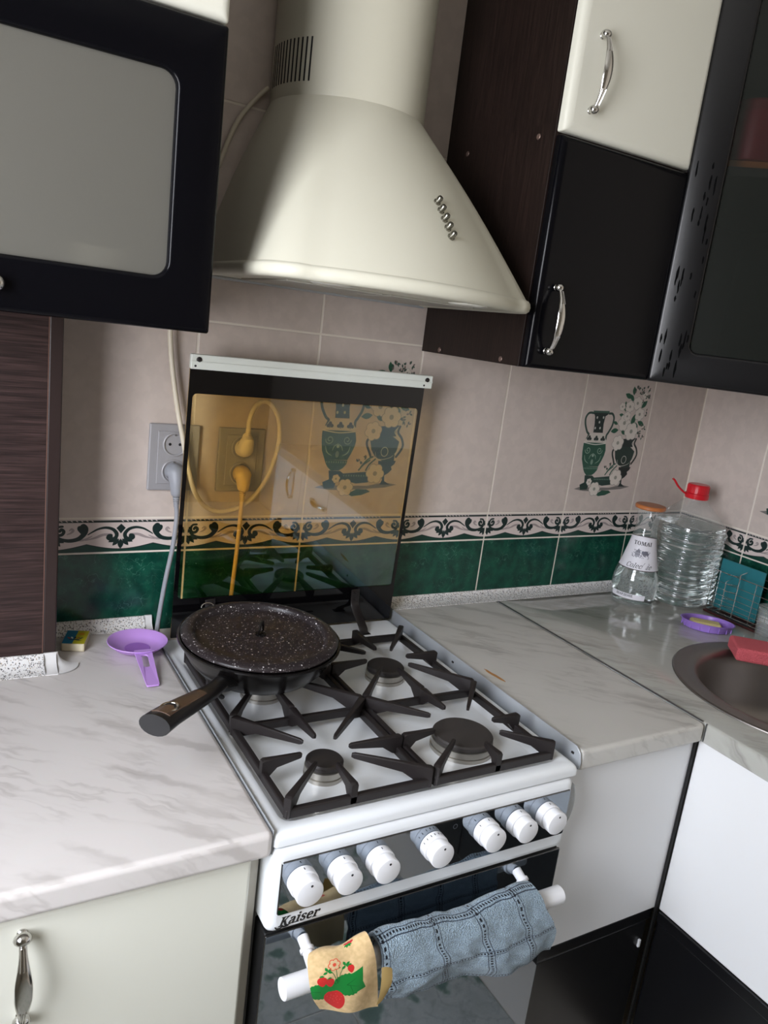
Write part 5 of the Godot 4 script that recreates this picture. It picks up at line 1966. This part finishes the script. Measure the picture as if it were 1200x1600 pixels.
	# tumbler at the end of the rack
	var g := thing("drinking_glass", "clear drinking glass at the end of the dish rack", "glass", Vector3(0.895, 0.8567, 0.428))
	var gb := MB.new()
	gb.lathe([Vector2(0.0001, 0.0), Vector2(0.028, 0.0), Vector2(0.031, 0.002), Vector2(0.036, 0.090), Vector2(0.0345, 0.0905), Vector2(0.0290, 0.008), Vector2(0.0001, 0.007)], 40, 40)
	part(g, "tumbler", gb, M.clear, false)


func smooth_profile(pts: Array, steps := 5) -> Array:
	var P := []
	for p in pts:
		P.append(Vector3(p.x, p.y, 0))
	var o := []
	for q in arc_path(P, steps):
		o.append(Vector2(q.x, q.y))
	return o


func build_bottles() -> void:
	M.clear = mt(Color(0.86, 0.90, 0.89, 0.10), 0.02, 0.0, 0.6)
	M.clear.transparency = BaseMaterial3D.TRANSPARENCY_ALPHA
	var water := mt(Color(0.97, 0.99, 0.985, 0.0), 0.0, 0.0, 0.5)
	water.refraction_enabled = true
	water.refraction_scale = 0.034
	water.transparency = BaseMaterial3D.TRANSPARENCY_ALPHA
	# carafe
	var at := Vector3(0.7580, 0.8568, 0.1160)
	var c := thing("carafe", "clear glass wine carafe with white label and orange brown stopper", "carafe", at)
	var prof := smooth_profile([Vector2(0.050, 0.0), Vector2(0.0545, 0.006), Vector2(0.0590, 0.030), Vector2(0.0600, 0.060), Vector2(0.0560, 0.086), Vector2(0.0480, 0.112), Vector2(0.0395, 0.145), Vector2(0.0320, 0.180), Vector2(0.0275, 0.210), Vector2(0.0278, 0.232), Vector2(0.0315, 0.252), Vector2(0.0335, 0.258)], 4)
	var shell := MB.new()
	var p2: Array = [Vector2(0.0001, 0.0035)]
	p2.append(Vector2(0.040, 0.003))
	p2.append_array(prof)
	shell.lathe(p2, 64, 50)
	part(c, "glass", shell, M.clear, false)
	var wt := MB.new()
	var wp := [Vector2(0.0001, 0.0055), Vector2(0.042, 0.0055)]
	for q in prof:
		if q.y > 0.008 and q.y < 0.112:
			wp.append(Vector2(q.x - 0.0028, q.y))
	wp.append(Vector2(wp[wp.size() - 1].x, 0.112))
	wp.append(Vector2(0.0001, 0.112))
	wt.lathe(wp, 64, 35)
	part(c, "drink", wt, water, false)
	var rad_at := func(y: float) -> float:
		for i in prof.size() - 1:
			if prof[i].y <= y and prof[i + 1].y >= y:
				return lerpf(prof[i].x, prof[i + 1].x, (y - prof[i].y) / maxf(prof[i + 1].y - prof[i].y, 1e-6))
		return prof[prof.size() - 1].x
	# label faces the camera side
	var fa := atan2(-0.8583 - at.x, 1.4655 - at.z)
	var lab := MB.new()
	var rows := []
	for i in 9:
		var y := lerpf(0.184, 0.101, i / 8.0)
		var row := PackedVector3Array()
		for j in 41:
			var a := lerpf(-1.42, 1.32, j / 40.0)
			var yo := y + 0.004 * cos(a * 1.2) * (1.0 if i == 0 else 0.0)
			var r: float = rad_at.call(yo) + 0.0006
			row.append(Vector3(sin(fa + a) * r, yo, cos(fa + a) * r))
		rows.append(row)
	lab.grid(rows, false, 60, 1.0, 1.0)
	part(c, "label", lab, mtex(label_image(), 0.55), false)
	var edge := MB.new()
	for y in [0.1015, 0.1850]:
		var path := []
		for j in 33:
			var a := lerpf(-1.42, 1.32, j / 32.0)
			var yo: float = y + (0.004 * cos(a * 1.2) if y > 0.15 else 0.0)
			var r: float = rad_at.call(yo) + 0.0007
			path.append(Vector3(sin(fa + a) * r, yo, cos(fa + a) * r))
		edge.tube(path, Vector2(0.0005, 0.0010), 6, true, Vector3.UP)
	part(c, "label_edge", edge, mt(g8(60, 40, 44), 0.5), false)
	var wrap := func(x0: float, y0: float, sc: float, shear: float) -> Callable:
		return func(p: Vector2, z: float) -> Vector3:
			var y := y0 + p.y * sc
			var r: float = rad_at.call(y) + 0.0006 + z * 0.0004
			var a := fa + (x0 + (p.x + p.y * shear) * sc) / r
			return Vector3(sin(a) * r, y, cos(a) * r)
	part(c, "lettering", letters("TOMAI", "Droid Serif", true, wrap.call(0.0, 0.1700, 0.0135, 0.0)), M.ink, false)
	part(c, "lettering", letters("Colecție", "Droid Serif", false, wrap.call(0.002, 0.1120, 0.0165, 0.45)), M.ink, false)
	var low := MB.new()
	rows = []
	for i in 3:
		var y := lerpf(0.0370, 0.0225, i / 2.0)
		var row := PackedVector3Array()
		for j in 29:
			var a := lerpf(-1.05, 0.55, j / 28.0)
			var r: float = rad_at.call(y) + 0.0006
			row.append(Vector3(sin(fa + a) * r, y, cos(fa + a) * r))
		rows.append(row)
	low.grid(rows, false, 60, 1.0, 1.0)
	part(c, "lower_label", low, mt(g8(226, 224, 230), 0.55), false)
	part(c, "lettering", letters("ШАРДОНЕ", "Droid Serif", true, wrap.call(-0.022, 0.0315, 0.0085, 0.0)), M.ink, false)
	var sto := MB.new()
	sto.lathe([Vector2(0.0001, 0.2584), Vector2(0.0370, 0.2586), Vector2(0.0392, 0.2610), Vector2(0.0392, 0.2660), Vector2(0.0370, 0.2690), Vector2(0.0001, 0.2700)], 40)
	part(c, "stopper", sto, mt(g8(186, 112, 62), 0.34), false)
	# big water bottle
	at = Vector3(0.9160, 0.8568, 0.1270)
	var j := thing("water_bottle", "large ribbed clear plastic water bottle with red cap, standing in the corner", "water bottle", at)
	var ring := func(y: float, r: float, sq: float) -> PackedVector3Array:
		var o := PackedVector3Array()
		for k in 72:
			var a := TAU * k / 72.0
			var e := 1.0 / pow(pow(absf(cos(a)), sq) + pow(absf(sin(a)), sq), 1.0 / sq)
			o.append(Vector3(sin(a) * r * e, y, cos(a) * r * e))
		return o
	var jr := func(y: float) -> Vector2:
		# radius and squareness at a height
		if y < 0.012:
			return Vector2(lerpf(0.072, 0.085, y / 0.012), 2.6)
		if y < 0.200:
			return Vector2(0.0880 - 0.0034 * pow(absf(sin(y * PI / 0.0172)), 6.0) - 0.004 * smoothstep(0.17, 0.20, y) * 0.0, 2.8)
		var f := clampf((y - 0.200) / 0.090, 0, 1)
		var facet := 0.0016 * sin(y * 260.0) * (1.0 - f)
		return Vector2(lerpf(0.0885, 0.024, f * f * (1.6 - 0.6 * f)) + facet, lerpf(2.8, 2.0, f))
	var body := MB.new()
	rows = []
	for i in 131:
		var y := 0.0008 + 0.296 * i / 130.0
		var q: Vector2 = jr.call(y)
		rows.append(ring.call(y, q.x, q.y))
	body.grid(rows, true, 60)
	body.cap(rows[0], Vector3.DOWN)
	part(j, "shell", body, M.clear, false)
	var jw := MB.new()
	rows = []
	for i in 111:
		var y := 0.0040 + 0.218 * i / 110.0
		var q: Vector2 = jr.call(y)
		rows.append(ring.call(y, q.x - 0.0016, q.y))
	jw.grid(rows, true, 60)
	jw.cap(rows[0], Vector3.DOWN)
	jw.cap(rows[rows.size() - 1], Vector3.UP)
	part(j, "water", jw, water, false)
	var cp := MB.new()
	cp.lathe([Vector2(0.0245, 0.2900), Vector2(0.0300, 0.2900), Vector2(0.0310, 0.2930), Vector2(0.0310, 0.3030), Vector2(0.0285, 0.3045), Vector2(0.0282, 0.3260), Vector2(0.0262, 0.3285), Vector2(0.0001, 0.3288)], 44, 40)
	for k in 36:
		cp.xf = Transform3D(Basis(Vector3.UP, TAU * k / 36.0), Vector3.ZERO)
		cp.box(Vector3(0, 0.3155, 0.0283), Vector3(0.0018, 0.018, 0.0012), 0.0004)
	cp.xf = Transform3D.IDENTITY
	part(j, "cap", cp, M.red, false)
	var stp := MB.new()
	stp.tube(arc_path([Vector3(-0.0240, 0.2970, -0.0130), Vector3(-0.0360, 0.3050, -0.0200), Vector3(-0.0480, 0.3160, -0.0270), Vector3(-0.0590, 0.3310, -0.0330), Vector3(-0.0640, 0.3350, -0.0360)], 5), Vector2(0.0052, 0.0026), 10, true, Vector3.UP)
	part(j, "carry_strap", stp, M.red, false)


# ---------------------------------------------------------------- sockets and leads
func plate(at: Vector2, label: String) -> Node3D:
	var o := thing("wall_socket", label, "socket", Vector3(at.x, at.y - 0.064, 0.0), "grey wall sockets over the worktop")
	var b := MB.new()
	b.box(Vector3(at.x, at.y, 0.0050), Vector3(0.0960, 0.1290, 0.0090), 0.003, 2)
	b.box(Vector3(at.x, at.y, 0.0095), Vector3(0.0640, 0.1020, 0.0030), 0.0012)
	part(o, "plate", b, M.socket)
	for s in [1, -1]:
		var q := MB.new()
		q.xf = Transform3D(Basis(Vector3.RIGHT, PI / 2), Vector3(at.x, at.y + s * 0.0262, 0.0108))
		q.lathe([Vector2(0.0232, 0.0), Vector2(0.0232, 0.0030), Vector2(0.0215, 0.0038), Vector2(0.0200, 0.0030), Vector2(0.0192, 0.0008), Vector2(0.0001, 0.0008)], 36)
		var f := part(o, "outlet", q, M.socket)
		for x in [-0.0095, 0.0095]:
			var h := MB.new()
			h.xf = Transform3D(Basis(Vector3.RIGHT, PI / 2), Vector3(at.x + x, at.y + s * 0.0262, 0.0114))
			h.lathe([Vector2(0.0029, 0), Vector2(0.0028, 0.0005), Vector2(0.0001, 0.0005)], 14)
			part(f, "pin_hole", h, M.dark)
		part(f, "earth_clip", span(at.x - 0.002, at.x + 0.002, at.y + s * 0.0262 + 0.0165, at.y + s * 0.0262 + 0.0195, 0.0112, 0.0136, 0.0004), M.steel_dull)
	return o


func plug_mb(at: Vector3, down: Vector3, far: float) -> Array:
	# a round plug that turns from the wall towards down; returns the meshes of body and grip
	var b := MB.new()
	b.tube(arc_path([at, at + Vector3(0, 0, 0.010), at + Vector3(0, 0, 0.017) + down * 0.004, at + Vector3(0, 0, 0.021) + down * 0.020, at + Vector3(0, 0, 0.020) + down * far], 5), [Vector2(0.0165, 0.0165), Vector2(0.0170, 0.0168), Vector2(0.0170, 0.0168), Vector2(0.0170, 0.0168), Vector2(0.0170, 0.0168), Vector2(0.0170, 0.0168), Vector2(0.0170, 0.0168), Vector2(0.0170, 0.0168), Vector2(0.0170, 0.0168), Vector2(0.0170, 0.0168), Vector2(0.0164, 0.0154), Vector2(0.0160, 0.0148), Vector2(0.0156, 0.0142), Vector2(0.0152, 0.0136), Vector2(0.0148, 0.0130), Vector2(0.0144, 0.0124), Vector2(0.0140, 0.0118), Vector2(0.0136, 0.0112), Vector2(0.0128, 0.0108), Vector2(0.0112, 0.0100), Vector2(0.0076, 0.0074)], 20, true, Vector3(1, 0, 0))
	var g := MB.new()
	var e := at + Vector3(0, 0, 0.020) + down * far
	for i in 5:
		var p := e + down * (0.002 + i * 0.0042)
		g.tube([p, p + down * 0.0024], 0.0068 - i * 0.0004, 14)
	g.tube([e, e + down * 0.022], 0.0042, 12)
	return [b, g, e + down * 0.020]


func build_sockets() -> void:
	plate(Vector2(-0.4660, 1.1985), "grey double wall socket partly beside the glass lid, with a grey plug in it")
	plate(Vector2(-0.3320, 1.1970), "grey double wall socket behind the glass lid, holding two pale plugs")
	# grey plug
	var a := thing("power_cord", "grey plug and cord running down behind the edge of the glass lid", "cord", Vector3(-0.467, 0.86, 0.03))
	var q := plug_mb(Vector3(-0.4660, 1.1723, 0.0125), Vector3(0.06, -1, 0).normalized(), 0.044)
	part(a, "plug", q[0], M.cable_grey)
	part(a, "grip", q[1], M.cable_grey)
	var cb := MB.new()
	cb.tube(arc_path([q[2], Vector3(-0.4600, 1.085, 0.032), Vector3(-0.4630, 1.030, 0.030), Vector3(-0.4740, 0.9530, 0.029), Vector3(-0.4835, 0.8700, 0.030), Vector3(-0.4850, 0.8380, 0.030)], 8), 0.0046, 10)
	part(a, "cable", cb, M.cable_grey)
	# white lead of the hood
	var b := thing("power_cord", "white lead dropping from the cupboard, looping up to a white plug behind the glass", "cord", Vector3(-0.40, 1.10, 0.03))
	q = plug_mb(Vector3(-0.3320, 1.2232, 0.0125), Vector3(0.05, 1, 0).normalized(), 0.020)
	part(b, "plug", q[0], mt(g8(226, 216, 190), 0.4))
	part(b, "grip", q[1], mt(g8(226, 216, 190), 0.4))
	cb = MB.new()
	cb.tube(arc_path([Vector3(-0.4900, 1.4460, 0.020), Vector3(-0.4885, 1.4200, 0.020), Vector3(-0.4810, 1.3640, 0.020), Vector3(-0.4680, 1.2940, 0.022), Vector3(-0.4545, 1.2340, 0.026), Vector3(-0.4400, 1.1720, 0.028), Vector3(-0.4220, 1.1270, 0.026), Vector3(-0.3920, 1.0985, 0.022), Vector3(-0.3550, 1.0960, 0.022), Vector3(-0.3180, 1.1130, 0.024), Vector3(-0.2890, 1.1480, 0.026), Vector3(-0.2680, 1.2020, 0.026), Vector3(-0.2610, 1.2500, 0.026), Vector3(-0.2690, 1.2930, 0.026), Vector3(-0.2920, 1.3190, 0.026), Vector3(-0.3150, 1.3120, 0.028), Vector3(-0.3290, 1.2850, 0.032), q[2]], 8), 0.0047, 10)
	part(b, "cable", cb, M.cable_white)
	# cream lead that drops behind the stove
	var c := thing("power_cord", "yellowish plug and cord hanging straight down behind the glass lid", "cord", Vector3(-0.333, 0.86, 0.03))
	q = plug_mb(Vector3(-0.3320, 1.1708, 0.0125), Vector3(0.0, -1, 0).normalized(), 0.030)
	part(c, "plug", q[0], M.cable_cream)
	part(c, "grip", q[1], M.cable_cream)
	cb = MB.new()
	cb.tube(arc_path([q[2], Vector3(-0.3325, 1.068, 0.032), Vector3(-0.3345, 1.0, 0.032), Vector3(-0.3385, 0.915, 0.032), Vector3(-0.3430, 0.838, 0.032)], 8), 0.0042, 10)
	part(c, "cable", cb, M.cable_cream)

func _ready() -> void:
	var cam := Camera3D.new()
	cam.name = "camera"
	add_child(cam)
	cam.position = Vector3(-0.8583, 1.4867, 1.4655)
	cam.rotation = Vector3(-0.23189, -0.54029, 0.12533)
	cam.fov = 2.0 * rad_to_deg(atan(800.0 / 1204.26))
	cam.near = 0.02
	cam.current = true
	var we := WorldEnvironment.new()
	we.name = "environment"
	var env := Environment.new()
	var sky := ProceduralSkyMaterial.new()
	sky.sky_top_color = Color(0.72, 0.80, 0.92)
	sky.sky_horizon_color = Color(0.88, 0.91, 0.95)
	sky.ground_bottom_color = Color(0.34, 0.35, 0.33)
	sky.ground_horizon_color = Color(0.6, 0.62, 0.62)
	sky.sky_energy_multiplier = 2.2
	env.background_mode = Environment.BG_SKY
	env.sky = Sky.new()
	env.sky.sky_material = sky
	env.tonemap_mode = Environment.TONE_MAPPER_LINEAR
	env.tonemap_exposure = 1.42
	env.sdfgi_enabled = true
	env.ssao_enabled = true
	env.ssil_enabled = true
	we.environment = env
	add_child(we)
	# daylight that comes in through the window
	var day := AreaLight3D.new()
	day.name = "window_daylight"
	day.area_size = Vector2(0.74, 1.11)
	day.light_color = Color(0.985, 0.985, 1.0)
	day.light_energy = 2.6
	day.shadow_enabled = true
	day.area_range = 12.0
	add_child(day)
	day.position = Vector3(LX + 0.02, 1.545, 1.19)
	day.rotation = Vector3(0, -PI / 2, 0)
	make_materials()
	build_room()
	build_cabinets()
	build_base()
	build_worktops()
	build_coves()
	build_stove()
	build_grids()
	build_hood()
	build_bottles()
	build_pan()
	build_cloths()
	build_counter_things()
	build_sockets()
